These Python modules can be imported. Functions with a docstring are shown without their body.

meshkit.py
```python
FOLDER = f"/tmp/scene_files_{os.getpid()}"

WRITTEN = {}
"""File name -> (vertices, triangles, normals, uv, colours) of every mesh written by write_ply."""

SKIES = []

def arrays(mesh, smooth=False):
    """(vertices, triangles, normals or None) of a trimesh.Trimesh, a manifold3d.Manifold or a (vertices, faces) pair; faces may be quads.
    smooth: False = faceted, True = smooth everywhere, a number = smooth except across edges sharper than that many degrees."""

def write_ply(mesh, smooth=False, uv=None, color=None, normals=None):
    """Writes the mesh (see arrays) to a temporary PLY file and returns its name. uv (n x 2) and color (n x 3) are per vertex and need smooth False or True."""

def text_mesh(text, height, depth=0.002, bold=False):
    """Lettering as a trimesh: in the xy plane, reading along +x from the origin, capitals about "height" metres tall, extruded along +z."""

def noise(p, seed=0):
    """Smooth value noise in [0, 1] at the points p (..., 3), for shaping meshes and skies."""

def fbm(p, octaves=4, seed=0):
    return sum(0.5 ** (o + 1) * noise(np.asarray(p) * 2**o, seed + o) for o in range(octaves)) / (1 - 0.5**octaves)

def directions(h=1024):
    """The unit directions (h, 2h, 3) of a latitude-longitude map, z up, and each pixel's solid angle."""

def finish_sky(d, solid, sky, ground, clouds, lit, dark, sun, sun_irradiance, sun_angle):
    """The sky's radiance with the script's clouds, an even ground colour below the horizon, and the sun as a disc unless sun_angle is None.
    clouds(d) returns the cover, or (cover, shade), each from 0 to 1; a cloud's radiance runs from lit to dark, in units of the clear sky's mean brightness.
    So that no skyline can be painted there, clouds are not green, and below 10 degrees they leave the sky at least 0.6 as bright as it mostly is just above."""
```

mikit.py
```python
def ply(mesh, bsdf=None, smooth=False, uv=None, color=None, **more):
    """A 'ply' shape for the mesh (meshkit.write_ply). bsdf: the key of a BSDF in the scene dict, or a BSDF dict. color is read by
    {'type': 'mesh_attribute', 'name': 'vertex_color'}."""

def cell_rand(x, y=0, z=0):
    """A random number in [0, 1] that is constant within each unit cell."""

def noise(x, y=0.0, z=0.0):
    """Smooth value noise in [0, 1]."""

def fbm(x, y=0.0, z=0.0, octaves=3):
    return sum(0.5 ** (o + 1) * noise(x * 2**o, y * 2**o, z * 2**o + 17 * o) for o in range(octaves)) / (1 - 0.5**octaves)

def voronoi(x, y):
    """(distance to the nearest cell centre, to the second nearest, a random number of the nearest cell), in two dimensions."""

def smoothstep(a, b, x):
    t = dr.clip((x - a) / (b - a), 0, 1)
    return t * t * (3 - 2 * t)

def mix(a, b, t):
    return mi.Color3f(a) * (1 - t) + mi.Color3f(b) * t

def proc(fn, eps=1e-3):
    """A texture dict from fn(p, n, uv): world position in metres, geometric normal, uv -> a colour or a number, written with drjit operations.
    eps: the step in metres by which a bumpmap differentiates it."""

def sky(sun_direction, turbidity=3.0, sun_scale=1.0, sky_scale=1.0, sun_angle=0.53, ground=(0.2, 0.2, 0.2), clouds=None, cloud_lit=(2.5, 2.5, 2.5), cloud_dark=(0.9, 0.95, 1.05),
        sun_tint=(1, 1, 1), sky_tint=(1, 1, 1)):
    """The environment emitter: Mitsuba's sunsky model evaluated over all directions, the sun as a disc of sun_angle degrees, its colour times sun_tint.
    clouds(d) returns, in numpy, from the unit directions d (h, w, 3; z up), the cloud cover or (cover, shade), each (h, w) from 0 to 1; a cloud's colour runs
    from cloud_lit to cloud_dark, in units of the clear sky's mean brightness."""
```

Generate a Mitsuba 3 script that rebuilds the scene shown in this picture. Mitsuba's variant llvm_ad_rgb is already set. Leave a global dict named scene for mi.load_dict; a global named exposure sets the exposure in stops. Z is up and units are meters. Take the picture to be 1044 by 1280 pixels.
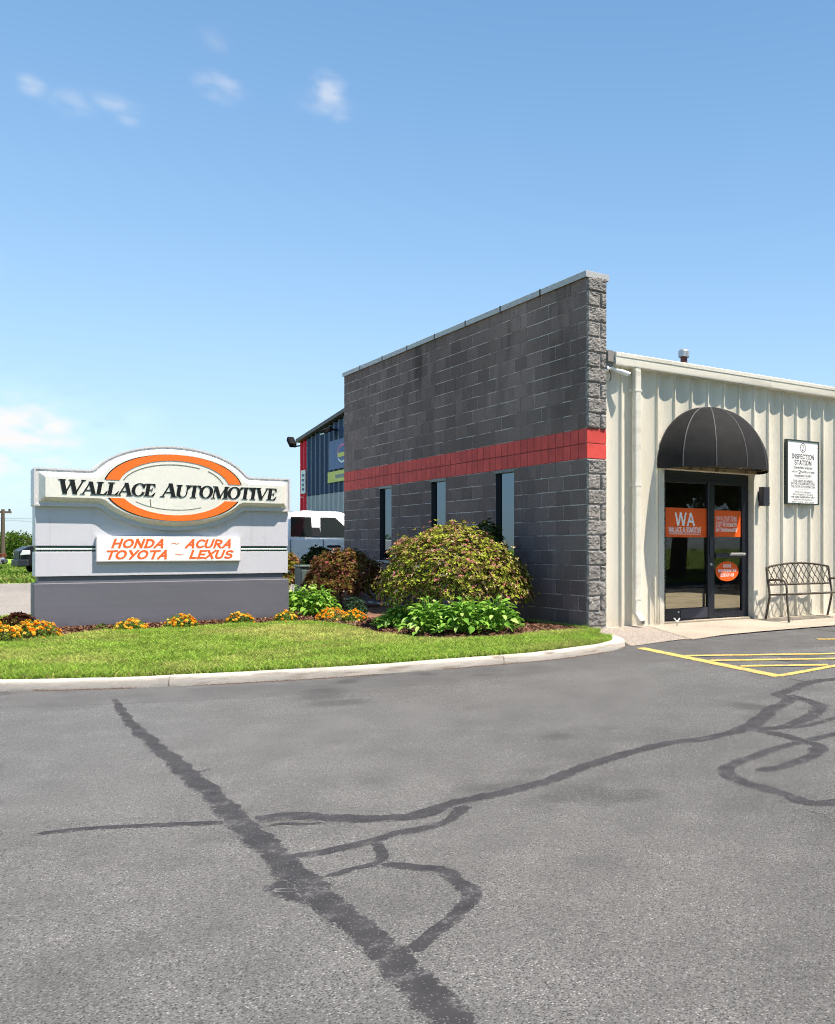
import math, random
import numpy as np, trimesh, manifold3d, shapely
import drjit as dr, mitsuba as mi
import mikit, meshkit
from shapely.geometry import Polygon, LineString, Point, MultiPolygon, box as sbox
from shapely import affinity
from shapely.ops import unary_union
from mikit import noise, fbm, voronoi, cell_rand, smoothstep, mix

T = mi.ScalarTransform4f
scene, labels = {}, {}
rng = np.random.default_rng(7)

# ---------------------------------------------------------------- camera, sky, exposure
CAM = np.array([-6.6544, -10.7394, 1.0354]); YAW = 0.70694; FPX = 1177.0
FW = np.array([math.sin(YAW), math.cos(YAW), 0.0]); RT = np.array([math.cos(YAW), -math.sin(YAW), 0.0])
scene['camera'] = {'type': 'perspective', 'fov': 2 * math.degrees(math.atan(522 / FPX)), 'fov_axis': 'x',
    'principal_point_offset_x': (914 - 522) / 1044 * -1, 'principal_point_offset_y': (686 - 640) / 1280 * -1,
    'near_clip': 0.05, 'far_clip': 4000.0,
    'to_world': T().look_at(origin=CAM.tolist(), target=(CAM + FW).tolist(), up=[0, 0, 1])}
exposure = 2.16

def sky_dir(az_px, el_px):
    d = FW + RT * (az_px - 914) / FPX + np.array([0, 0, 1.0]) * (686 - el_px) / FPX
    return d / np.linalg.norm(d)

# small fair-weather puffs: (direction, half width, half height in radians, strength)
PUFFS = [(sky_dir(*c), w, h, s) for c, w, h, s in [
    ((40, 107), .008, .006, .34), ((92, 129), .013, .008, .26), ((140, 131), .017, .0065, .26), ((160, 151), .008, .005, .2),
    ((276, 111), .015, .009, .36), ((410, 113), .011, .011, .42), ((404, 130), .018, .009, .22), ((270, 50), .012, .009, .12), ((425, 146), .007, .005, .25),
    ((22, 541), .044, .026, .95), ((-60, 556), .09, .04, .8), ((178, 527), .015, .011, .28), ((-190, 300), .05, .02, .7), ((1500, 520), .08, .03, .6), ((1250, 240), .05, .02, .6)]]
def clouds(d):
    cover = np.zeros(d.shape[:2])
    n = meshkit.fbm(d * [70.0, 70.0, 120.0], 5, 3)
    for c, w, h, s in PUFFS:
        r = np.cross([0, 0, 1.0], c); r /= np.linalg.norm(r)
        u = np.cross(c, r)
        q = (d @ r / w) ** 2 + (d @ u / h) ** 2
        q = np.where(d @ c > 0, q, 99)
        cover = np.maximum(cover, s * np.clip(np.exp(-0.8 * q) * (2.8 * n - .42) - 0.05, 0, 1))
    el = np.arcsin(np.clip(d[..., 2], 0, 1))
    veil = .60 * np.exp(-el / .15)           # thin haze towards the horizon, all round
    return np.clip(np.maximum(cover, veil), 0, 1), np.clip(.66 - .6 * cover / np.maximum(veil + cover, 1e-3), 0, 1)

SUN = [0.62, -1.0, 2.42]
scene['sky_light'] = mikit.sky(SUN, turbidity=2.0, sun_scale=1.32, sun_tint=(.955, 1.0, 1.09), clouds=clouds, cloud_lit=(2.3, 2.2, 2.1), ground=(0.17, 0.18, 0.14), sky_tint=(1.27, 1.37, 1.31))

# ---------------------------------------------------------------- helpers
def uniq(key):
    if key not in scene and key not in labels: return key
    i = 1
    while f'{key}_{i:03d}' in scene or f'{key}_{i:03d}' in labels: i += 1
    return f'{key}_{i:03d}'
def thing(name, label, cat, group=None):
    k = uniq(name); labels[k] = {'label': label, 'category': cat}
    if group: labels[k]['group'] = group
    return k
def add(key, mesh, bsdf, smooth=False, color=None, uv=None):
    k = uniq(key); scene[k] = mikit.ply(mesh, bsdf, smooth=smooth, color=color, uv=uv); return k
def put(key, plydict, mat):
    k = uniq(key); scene[k] = {**plydict, 'to_world': mat}; return k
def struct(name, mesh, bsdf, label, smooth=False, color=None):
    k = add(name, mesh, bsdf, smooth, color); labels[k] = {'kind': 'structure', 'label': label}; return k
def stuff(key, label=None, cat=None):
    labels[key] = {'kind': 'stuff'}
    if label: labels[key]['label'] = label
    if cat: labels[key]['category'] = cat
cat_ = lambda ms: trimesh.util.concatenate([m for m in ms if m is not None])
def box(x0, x1, y0, y1, z0, z1):
    return trimesh.creation.box(bounds=[[min(x0, x1), min(y0, y1), min(z0, z1)], [max(x0, x1), max(y0, y1), max(z0, z1)]])
def cbox(x0, x1, y0, y1, z0, z1, c=.01):
    p = []
    for a, b, d in ((0, c, c), (c, 0, c), (c, c, 0)):
        for x in (x0 + a, x1 - a):
            for y in (y0 + b, y1 - b):
                for z in (z0 + d, z1 - d): p.append((x, y, z))
    return trimesh.convex.convex_hull(np.array(p))
def hull(points, r=0.0):
    pts = np.asarray(points, float)
    if r > 0:
        s = trimesh.creation.icosphere(subdivisions=1, radius=r).vertices
        pts = (pts[:, None] + s[None]).reshape(-1, 3)
    return trimesh.convex.convex_hull(pts)
def tube(pts, r, k=8, cap=True):
    p = np.asarray(pts, float); n = len(p); r = np.broadcast_to(np.asarray(r, float), n)
    t = np.gradient(p, axis=0); t /= np.linalg.norm(t, axis=1, keepdims=True) + 1e-12
    a = np.cross(t[0], [0, 0, 1.0] if abs(t[0][2]) < .9 else [1.0, 0, 0]); a /= np.linalg.norm(a)
    ang = np.arange(k) * 2 * np.pi / k; rings = []
    for i in range(n):
        a = a - t[i] * (a @ t[i]); a /= np.linalg.norm(a); b = np.cross(t[i], a)
        rings.append(p[i] + r[i] * (np.cos(ang)[:, None] * a + np.sin(ang)[:, None] * b))
    v = np.vstack(rings); f = []
    for i in range(n - 1):
        for j in range(k):
            q = (j + 1) % k; f += [(i * k + j, i * k + q, (i + 1) * k + q), (i * k + j, (i + 1) * k + q, (i + 1) * k + j)]
    if cap:
        v = np.vstack([v, p[0], p[-1]]); m = n * k
        for j in range(k):
            q = (j + 1) % k; f += [(m, q, j), (m + 1, (n - 1) * k + j, (n - 1) * k + q)]
    return trimesh.Trimesh(v, f, process=False)
def polys(g):
    if g.is_empty: return []
    return [x for x in getattr(g, 'geoms', [g]) if isinstance(x, Polygon) and x.area > 1e-7]
def extrude(g, h):
    return cat_([trimesh.creation.extrude_polygon(q, h, engine='earcut') for q in polys(g)])
def upright(mesh, x, y, z):
    """A mesh drawn in the xy plane, extruded along +z, stood up to face -Y at (x, y, z)."""
    m = mesh.copy(); v = m.vertices
    m.vertices = np.stack([v[:, 0] + x, y - v[:, 2], v[:, 1] + z], 1); return m
def facing_west(mesh, x, y, z):
    """As upright, but facing -X; drawn x runs towards -Y."""
    m = mesh.copy(); v = m.vertices
    m.vertices = np.stack([x - v[:, 2], y - v[:, 0], v[:, 1] + z], 1); return m
def spline(pts, n=10, closed=False):
    p = np.asarray(pts, float); out = []; m = len(p)
    for i in range(m if closed else m - 1):
        a, b, c, d = ((p[(i - 1) % m], p[i], p[(i + 1) % m], p[(i + 2) % m]) if closed else (p[max(i - 1, 0)], p[i], p[i + 1], p[min(i + 2, m - 1)]))
        t = np.linspace(0, 1, n, endpoint=False)[:, None]
        out.append(.5 * (2 * b + (c - a) * t + (2 * a - 5 * b + 4 * c - d) * t ** 2 + (3 * b - a - 3 * c + d) * t ** 3))
    if not closed: out.append(p[-1:])
    return np.vstack(out)
def sheet(poly, z):
    ms = []
    for q in polys(poly):
        v, f = trimesh.creation.triangulate_polygon(q, engine='earcut')
        a = v[f[:, 1]] - v[f[:, 0]]; b = v[f[:, 2]] - v[f[:, 0]]
        neg = a[:, 0] * b[:, 1] - a[:, 1] * b[:, 0] < 0
        f[neg] = f[neg][:, ::-1]
        ms.append(trimesh.Trimesh(np.c_[v, np.full(len(v), z)], f, process=False))
    return cat_(ms)

# ---------------------------------------------------------------- materials
def two(b): return {'type': 'twosided', 'bsdf': b}
def rgb(c): return {'type': 'rgb', 'value': list(map(float, c))}
def flat(name, c, rough=.5, metallic=0.0, spec=.5, **k):
    scene[name] = two({'type': 'principled', 'base_color': rgb(c), 'roughness': rough, 'metallic': metallic, 'specular': spec, **k})
def pmat(name, fn, rough=.8, spec=.3, bump=None, bscale=1.0, eps=2e-3, **k):
    b = {'type': 'principled', 'base_color': mikit.proc(fn), 'roughness': rough, 'specular': spec, **k}
    if bump is not None: b = {'type': 'bumpmap', 'tex': mikit.proc(bump, eps), 'scale': bscale, 'bsdf': b}
    scene[name] = two(b)

def fine_crack(p):
    q = fbm(p.x * 3, p.y * 3, 51., 3) * .9
    a, b, r = voronoi(p.x * 1.1 + q, p.y * 1.1 - q)
    return b - a
def asphalt_fn(p, n, uv):
    big = fbm(p.x * .55, p.y * .55, 0., 3); mid = fbm(p.x * 5.0, p.y * 5.0, 3., 3)
    d1, d2, r = voronoi(p.x * 150, p.y * 150)
    g = cell_rand(dr.floor(p.x * 260), dr.floor(p.y * 260), 5)
    base = .094 + .022 * (big - .5) + .04 * (mid - .5)
    stone = dr.select(r > .955, .16, dr.select(r > .74, .060, dr.select(r < .26, -.062, 0.))) * smoothstep(.62, .25, d1)
    edge_y = -2.55 - .36 * dr.clip(p.x + 5.6, -3., 1.6) + .10 * (mid - .5)
    newer = smoothstep(-.10, .10, p.y - edge_y) * .85
    v = base * (1 - .20 * newer) * (1 + (.5 - .3 * newer) * (g - .5)) + stone * (.45 + .8 * mid) * (1 - .75 * newer)
    v = v * (1 - .09 * smoothstep(.56, .74, fbm(p.x * .8 + 9, p.y * .45, 7., 2)))
    hair = smoothstep(.012, .003, fine_crack(p)) * smoothstep(.57, .66, fbm(p.x * .5 + 3, p.y * .5, 13., 2)) * smoothstep(-4.6, -3.6, p.x)
    oil = smoothstep(.70, .80, fbm(p.x * 1.4, p.y * 1.4, 41., 3))
    v = v * (1 - .5 * hair) * (1 - .30 * oil)
    v = dr.maximum(v, .025)
    warm = fbm(p.x * .3, p.y * .3, 21., 2)
    return mi.Color3f(v * (.985 + .06 * (warm - .5)), v * .995, v * (.985 - .06 * (warm - .5)))
def asphalt_bump(p, n, uv):
    d1, d2, r = voronoi(p.x * 150, p.y * 150)
    return .0018 * r * smoothstep(.7, .2, d1) + .0015 * noise(p.x * 60, p.y * 60)
pmat('asphalt_mat', asphalt_fn, rough=.75, spec=.35, bump=asphalt_bump, bscale=1.0, eps=1.5e-3)
def seal_fn(p, n, uv):
    m = fbm(p.x * 14, p.y * 14, 1., 3); d1, d2, r = voronoi(p.x * 150, p.y * 150)
    e = dr.abs(uv.x * 2 - 1) + .55 * (fbm(p.x * 26, p.y * 26, 4., 3) - .5) + .30 * (noise(p.x * 130, p.y * 130, 2.) - .5) + 1.1 * smoothstep(.045, .0, uv.y)
    cov = smoothstep(1.02, .80, e) * (1 - .55 * smoothstep(.62, .82, m) * smoothstep(.35, .6, noise(p.x * 90, p.y * 90, 8.)))
    v = .021 + .024 * m + dr.select(r > .90, .07, 0.) * smoothstep(.5, .2, d1)
    return mix(asphalt_fn(p, n, uv), mi.Color3f(v, v * .97, v * 1.01), cov)
pmat('tar_seal', seal_fn, rough=.7, spec=.35, bump=asphalt_bump, bscale=.7, eps=1.5e-3)
def yellow_fn(p, n, uv):
    w = fbm(p.x * 22, p.y * 22, 0., 3)
    return mix((.50, .345, .10), (.20, .17, .11), smoothstep(.56, .76, w) * .75)
pmat('yellow_paint', yellow_fn, rough=.6, bump=asphalt_bump, bscale=.6)
def concrete_fn(p, n, uv):
    a = fbm(p.x * 3, p.y * 3, p.z * 3, 4); g = noise(p.x * 160, p.y * 160, p.z * 160)
    v = .40 + .16 * (a - .5) + .10 * (g - .5)
    return mix((v * 1.0, v * .94, v * .84), (.17, .135, .10), smoothstep(.50, .80, fbm(p.x * 5, p.y * 5, p.z * 30, 4)) * .75)
def fine_bump(p, n, uv): return .0016 * noise(p.x * 170, p.y * 170, p.z * 170) + .002 * noise(p.x * 40, p.y * 40, p.z * 40)
pmat('concrete', concrete_fn, rough=.85, bump=fine_bump)
def slab_fn(p, n, uv):
    a = fbm(p.x * 1.6, p.y * 2.6, 0., 4); g = noise(p.x * 120, p.y * 120)
    v = .275 + .14 * (a - .5) + .07 * (g - .5)
    return mi.Color3f(v, v * .88, v * .71)
pmat('walk_concrete', slab_fn, rough=.85, bump=fine_bump)
def aggregate_fn(p, n, uv):
    d1, d2, r = voronoi(p.x * 70, p.y * 70)
    v = .30 + .22 * (r - .5) - .12 * smoothstep(.35, .6, d1)
    return mi.Color3f(v * 1.06, v * .93, v * .80)
pmat('aggregate', aggregate_fn, rough=.85, bump=asphalt_bump, bscale=2.0)
def lot_fn(p, n, uv):
    a = fbm(p.x * .7, p.y * .2, 0., 4); g = fbm(p.x * 9, p.y * 9, 1., 3)
    v = .155 + .06 * (a - .5) + .04 * (g - .5)
    return mi.Color3f(v * 1.0, v * .95, v * .88)
pmat('lot_concrete', lot_fn, rough=.9)
def soil_fn(p, n, uv):
    a = fbm(p.x * 4, p.y * 4, 0., 4)
    return mix((.14, .17, .045), (.22, .20, .08), a)
pmat('soil_mat', soil_fn, rough=.95, spec=.1)
def field_fn(p, n, uv):
    a = fbm(p.x * .35, p.y * .35, 0., 4); b = fbm(p.x * 4, p.y * 4, 2., 3)
    return mix(mix((.12, .21, .03), (.20, .25, .06), smoothstep(.3, .7, a)), (.08, .14, .02), smoothstep(.55, .8, b) * .7)
pmat('field_grass', field_fn, rough=.95, spec=.1)
def mulch_fn(p, n, uv):
    a = fbm(p.x * 18, p.y * 18, p.z * 18, 3)
    return mix((.07, .036, .024), (.19, .105, .072), a)
pmat('mulch', mulch_fn, rough=.95, spec=.1)

U = .2032
def cmu_fn(p, n, uv):
    j = dr.floor(p.z / U + 1e-3); odd = j - 2 * dr.floor(j / 2)
    b = dr.floor((dr.floor(p.y / U) + odd) / 2)
    tone = cell_rand(b, j, 4)
    grain = noise(p.x * 260, p.y * 260, p.z * 260); pit = noise(p.x * 90, p.y * 90, p.z * 90)
    st = fbm(p.y * 1.6, p.z * .35, 5., 4); wide = fbm(p.y * .5, p.z * .6, 9., 3)
    v = .164 * (.84 + .32 * tone) * (.72 + .5 * grain) * (.68 + .64 * wide) - .03 * smoothstep(.62, .8, pit)
    v = v * (1 - .45 * smoothstep(.57, .75, st) * smoothstep(2.5, 4.4, p.z))
    v = v * (1 - .35 * smoothstep(.45, .0, p.z + .25 * wide))
    white = smoothstep(.60, .78, fbm(p.y * 3.5, p.z * 1.2, 31., 4)) * .10
    v = dr.maximum(v + white * .4, .02)
    return mi.Color3f(v * 1.10, v * .85, v * .80)
def cmu_bump(p, n, uv): return .003 * noise(p.x * 130, p.y * 130, p.z * 130) + .002 * noise(p.x * 300, p.y * 300, p.z * 300)
pmat('block_gray', cmu_fn, rough=.92, spec=.2, bump=cmu_bump)
def split_fn(p, n, uv):
    a = fbm(p.x * 34, p.y * 34, p.z * 34, 3); t = cell_rand(dr.floor(p.z / U), dr.floor(p.x / .2), 3)
    v = .065 + .33 * a + .05 * (t - .5)
    return mi.Color3f(v * 1.0, v * .955, v * .92)
pmat('block_split', split_fn, rough=.92, spec=.2, bump=cmu_bump, bscale=1.5)
def mortar_fn(p, n, uv):
    a = fbm(p.y * 4, p.z * 1.1, p.x * 4, 4)
    return mix((.20, .185, .18), (.52, .48, .465), smoothstep(.32, .58, a))
pmat('mortar', mortar_fn, rough=.95, spec=.1)
def red_fn(p, n, uv):
    t = cell_rand(dr.floor(p.y / U), dr.floor(p.z / U + 1e-3), 8); w = fbm(p.x * 7, p.y * 7, p.z * 7, 4)
    return mi.Color3f(.60, .078, .068) * (.80 + .20 * t + .30 * (w - .3))
pmat('red_glaze', red_fn, rough=.6, spec=.15, bump=cmu_bump, bscale=.35)
flat('red_joint', (.12, .025, .025), .9)
def cream_fn(p, n, uv):
    w = fbm(p.x * 2.2, p.y * 2, p.z * .6, 4)
    lowdirt = smoothstep(.35, .0, p.z + .22 * fbm(p.x * 9, 0., 1., 2))
    c = mix((.645, .62, .535), (.555, .53, .45), smoothstep(.42, .72, w) * .8)
    return mix(c, (.36, .30, .22), lowdirt * .35)
pmat('cream_metal', cream_fn, rough=.42, spec=.45)
def fascia_fn(p, n, uv):
    w = fbm(p.x * 1.7, p.y * 4, p.z * 9, 4)
    return mix((.66, .64, .565), (.50, .48, .41), smoothstep(.5, .75, w) * .6)
pmat('fascia_metal', fascia_fn, rough=.38, spec=.5)
flat('galv', (.52, .53, .53), .42, metallic=.75)
flat('coping_metal', (.40, .41, .42), .5)
flat('flash_gray', (.22, .21, .20), .6)
flat('rust_pipe', (.20, .06, .05), .7)
flat('seam_dark', (.08, .075, .07), .8)
flat('black_frame', (.012, .014, .022), .3, spec=.6)
flat('black_metal', (.016, .016, .018), .45)
flat('lamp_metal', (.030, .032, .042), .42)
flat('steel', (.62, .62, .62), .28, metallic=.9)
flat('white_plastic', (.78, .78, .77), .4)
flat('lens_black', (.01, .01, .012), .12)
def awning_fn(p, n, uv):
    w = fbm(p.x * 9, p.y * 9, p.z * 9, 4); g = noise(p.x * 240, p.y * 240, p.z * 240)
    v = .008 + .010 * w + .006 * g
    return mi.Color3f(v, v, v * 1.05)
pmat('awning_fabric', awning_fn, rough=.8, spec=.2)
flat('awning_piping', (.09, .09, .094), .6)
def tan_fn(p, n, uv):
    w = fbm(p.x * 14, p.y * 14, p.z * 14, 3)
    return mix((.34, .27, .15), (.12, .085, .05), smoothstep(.4, .7, w))
pmat('awning_board', tan_fn, rough=.8)
def bench_fn(p, n, uv):
    w = fbm(p.x * 30, p.y * 30, p.z * 30, 3)
    return mix((.05, .04, .03), (.10, .082, .06), w)
pmat('bench_metal', bench_fn, rough=.45, spec=.5)
scene['glass'] = {'type': 'thindielectric', 'int_ior': 1.4, 'specular_transmittance': rgb((.34, .345, .33))}
scene['window_glass'] = two({'type': 'conductor', 'material': 'none', 'specular_reflectance': rgb((.155, .19, .215))})
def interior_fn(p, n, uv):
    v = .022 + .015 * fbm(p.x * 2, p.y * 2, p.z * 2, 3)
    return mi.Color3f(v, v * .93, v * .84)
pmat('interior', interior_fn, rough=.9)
def tile_fn(p, n, uv):
    r = cell_rand(dr.floor(p.x / .3), dr.floor(p.y / .3), 2)
    v = .42 + .12 * (r - .5) + .12 * (fbm(p.x * 12, p.y * 3, 0., 3) - .5)
    return mi.Color3f(v, v * .87, v * .63)
pmat('interior_tile', tile_fn, rough=.6)
def orange_fn(p, n, uv): return mi.Color3f(.78, .115, .018) * (.94 + .12 * noise(p.x * 9, p.y * 9, p.z * 9))
pmat('orange_film', orange_fn, rough=.4)
flat('white_vinyl', (.80, .80, .79), .45)
flat('silver_vinyl', (.52, .53, .56), .4)
flat('ink', (.03, .03, .035), .6)
# pylon sign
def sign_light_fn(p, n, uv):
    w = fbm(p.x * 1.6, p.y * 2, p.z * .8, 4)
    st = smoothstep(.55, .8, fbm(p.x * 11, p.y * 3, p.z * .6, 4))
    return mi.Color3f(.535, .545, .61) * (.94 + .10 * w) * (1 - .11 * st)
pmat('sign_panel', sign_light_fn, rough=.42, spec=.45)
def sign_face_fn(p, n, uv):
    w = fbm(p.x * 2.3, p.y * 2, p.z * 1.4, 4)
    return mi.Color3f(.70, .705, .655) * (.95 + .09 * w)
pmat('sign_face', sign_face_fn, rough=.3, spec=.5)
def sign_base_fn(p, n, uv):
    w = fbm(p.x * 1.3, p.y * 2, p.z * 2.6, 4); s = fbm(p.x * 1.1, 2., p.z * 22, 3)
    dirt = smoothstep(.22, .0, p.z + .14 * fbm(p.x * 9, 0., p.z * 6, 4))
    v = (.132 + .03 * (w - .5) + .018 * (s - .5)) * (1 - .35 * dirt)
    v = v * .92
    return mi.Color3f(v, v * 1.03, v * 1.26)
pmat('sign_base', sign_base_fn, rough=.5, spec=.4)
flat('sign_frame', (.52, .52, .545), .4, spec=.5)
flat('sign_orange', (.86, .155, .012), .4)
flat('sign_letter', (.009, .011, .012), .6, spec=.2)
flat('sign_green', (.018, .055, .052), .25)
flat('sign_tube', (.70, .76, .74), .3)
flat('sign_line', (.16, .165, .14), .5)
flat('board_white', (.82, .82, .81), .45)
flat('brush_orange', (.82, .125, .02), .5)
# blue building
def blue_fn(p, n, uv):
    w = fbm(p.y * .8, p.z * .4, 0., 3)
    return mi.Color3f(.034, .062, .14) * (.85 + .3 * w)
pmat('blue_metal', blue_fn, rough=.45)
flat('blue_red', (.74, .018, .05), .5, spec=.2)
flat('blue_gray', (.36, .37, .42), .5)
flat('dark_trim', (.055, .04, .048), .5)
flat('banner_blue', (.055, .105, .30), .5)
flat('banner_yellow', (.62, .58, .13), .5)
flat('banner_pink', (.55, .13, .35), .5)
flat('banner_white', (.75, .77, .80), .5)
flat('car_white', (.80, .81, .83), .22, spec=.6, clearcoat=.6)
flat('car_black', (.010, .011, .016), .35, spec=.35)
flat('car_silver', (.40, .40, .41), .3, metallic=.5)
flat('car_glass', (.012, .016, .016), .06, spec=.7)
flat('tyre', (.02, .02, .02), .85)
flat('headlamp', (.72, .74, .76), .12, spec=.8)
flat('amber', (.14, .035, .015), .4, spec=.2)
def box_green_fn(p, n, uv):
    v = .85 + .3 * fbm(p.x * 6, p.y * 6, p.z * 6, 3)
    return mi.Color3f(.085, .115, .115) * v
pmat('cabinet_green', box_green_fn, rough=.5)
def bark_fn(p, n, uv):
    w = fbm(p.x * 16, p.y * 16, p.z * 4, 3)
    return mix((.06, .042, .03), (.16, .12, .09), w)
pmat('bark', bark_fn, rough=.95, spec=.1)
flat('pole_wood', (.10, .075, .06), .9)
VC = {'type': 'mesh_attribute', 'name': 'vertex_color'}
scene['leaf'] = {'type': 'principledthin', 'base_color': VC, 'roughness': .42, 'spec_trans': 0.0, 'diff_trans': .7, 'eta': 1.45}
scene['leaf_glossy'] = {'type': 'principledthin', 'base_color': VC, 'roughness': .32, 'spec_trans': 0.0, 'diff_trans': .6, 'eta': 1.5}
scene['grass_blade'] = {'type': 'principledthin', 'base_color': VC, 'roughness': .55, 'spec_trans': 0.0, 'diff_trans': .7, 'eta': 1.4}
scene['petal'] = {'type': 'principledthin', 'base_color': VC, 'roughness': .6, 'spec_trans': 0.0, 'diff_trans': .6, 'eta': 1.4}
scene['chip'] = two({'type': 'diffuse', 'reflectance': VC})

# ---------------------------------------------------------------- the setting: ground, paving, kerb, lawn
KERB = [(-10.6, 5.2), (-10.2, 3.2), (-9.2, 1.5), (-8.1, .25), (-7.1, -.62), (-6.21, -1.25), (-5.6, -1.60), (-4.87, -1.91), (-4.04, -2.12), (-3.47, -2.18), (-2.88, -2.22),
        (-2.23, -2.23), (-1.82, -2.21), (-1.35, -2.10), (-.85, -1.90), (-.50, -1.62), (-.28, -1.25), (-.16, -.8)]
kc = spline(KERB, 10)
ZA = -.10
struct('ground', sheet(sbox(-1500, -1500, 1500, 1500), -.16), 'field_grass', 'grassy ground reaching to the horizon')
struct('asphalt', sheet(sbox(-60, -24, 40, 7.4), ZA), 'asphalt_mat', 'gray weathered asphalt of the parking lot')
struct('rear_drive', cat_([box(-90, 30, 11.31, 25.6, -.3, -.03), box(-90, -2.85, 7.46, 11.31, -.3, -.032)]), 'lot_concrete', 'pale concrete drive behind the sign')
struct('rear_field', sheet(sbox(-300, 25.61, 300, 330), -.045), 'field_grass', 'mown grass field beyond the drive')
struct('front_verge', sheet(Polygon([(-70, -90), (90, -90), (90, -14), (9, -14), (2, -24.05), (-70, -24.05)]), -.08), 'field_grass', 'grass verge across the parking lot')
lawn_edge = LineString(kc)
kerb_in = np.array(LineString(kc).parallel_offset(.15, 'left').coords)
if np.hypot(*(kerb_in[0] - kc[0])) > 1: kerb_in = kerb_in[::-1]
island = Polygon(list(kerb_in) + [(-.02, -.35), (.0, .02), (0.012, 9.55), (-2.85, 9.55), (-2.85, 7.45), (-10.7, 7.45)])
if not island.is_valid: island = island.buffer(0)
struct('lawn_soil', extrude(island, .16).apply_translation([0, 0, -.196]), 'soil_mat', 'soil under the grass of the lawn island')
# kerb in sections with joints
def kerb_section(a, b):
    ls = LineString(kc); c = np.array([ls.interpolate(s).coords[0] for s in np.linspace(a, b, max(4, int((b - a) / .12)))])
    t = np.gradient(c, axis=0); t /= np.linalg.norm(t, axis=1, keepdims=True); nrm = np.c_[-t[:, 1], t[:, 0]]
    prof = [(-.012, -.25), (-.006, -.09), (.0, -.045), (.012, -.031), (.03, -.0255), (.148, -.024), (.15, -.03), (.15, -.25)]
    v = []; w = meshkit.noise(np.c_[c * 3, np.zeros(len(c))], 5) * .008
    for i in range(len(c)):
        for o, z in prof: v.append((*(c[i] + nrm[i] * o), z + (w[i] - .004 if z > -.1 else 0)))
    m = len(prof); f = []
    for i in range(len(c) - 1):
        for j in range(m - 1): f += [(i * m + j, (i + 1) * m + j, (i + 1) * m + j + 1), (i * m + j, (i + 1) * m + j + 1, i * m + j + 1)]
    f += [(0, j + 1, j) for j in range(1, m - 1)]; o = (len(c) - 1) * m
    f += [(o, o + j, o + j + 1) for j in range(1, m - 1)]
    return trimesh.Trimesh(v, f, process=False)
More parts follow.
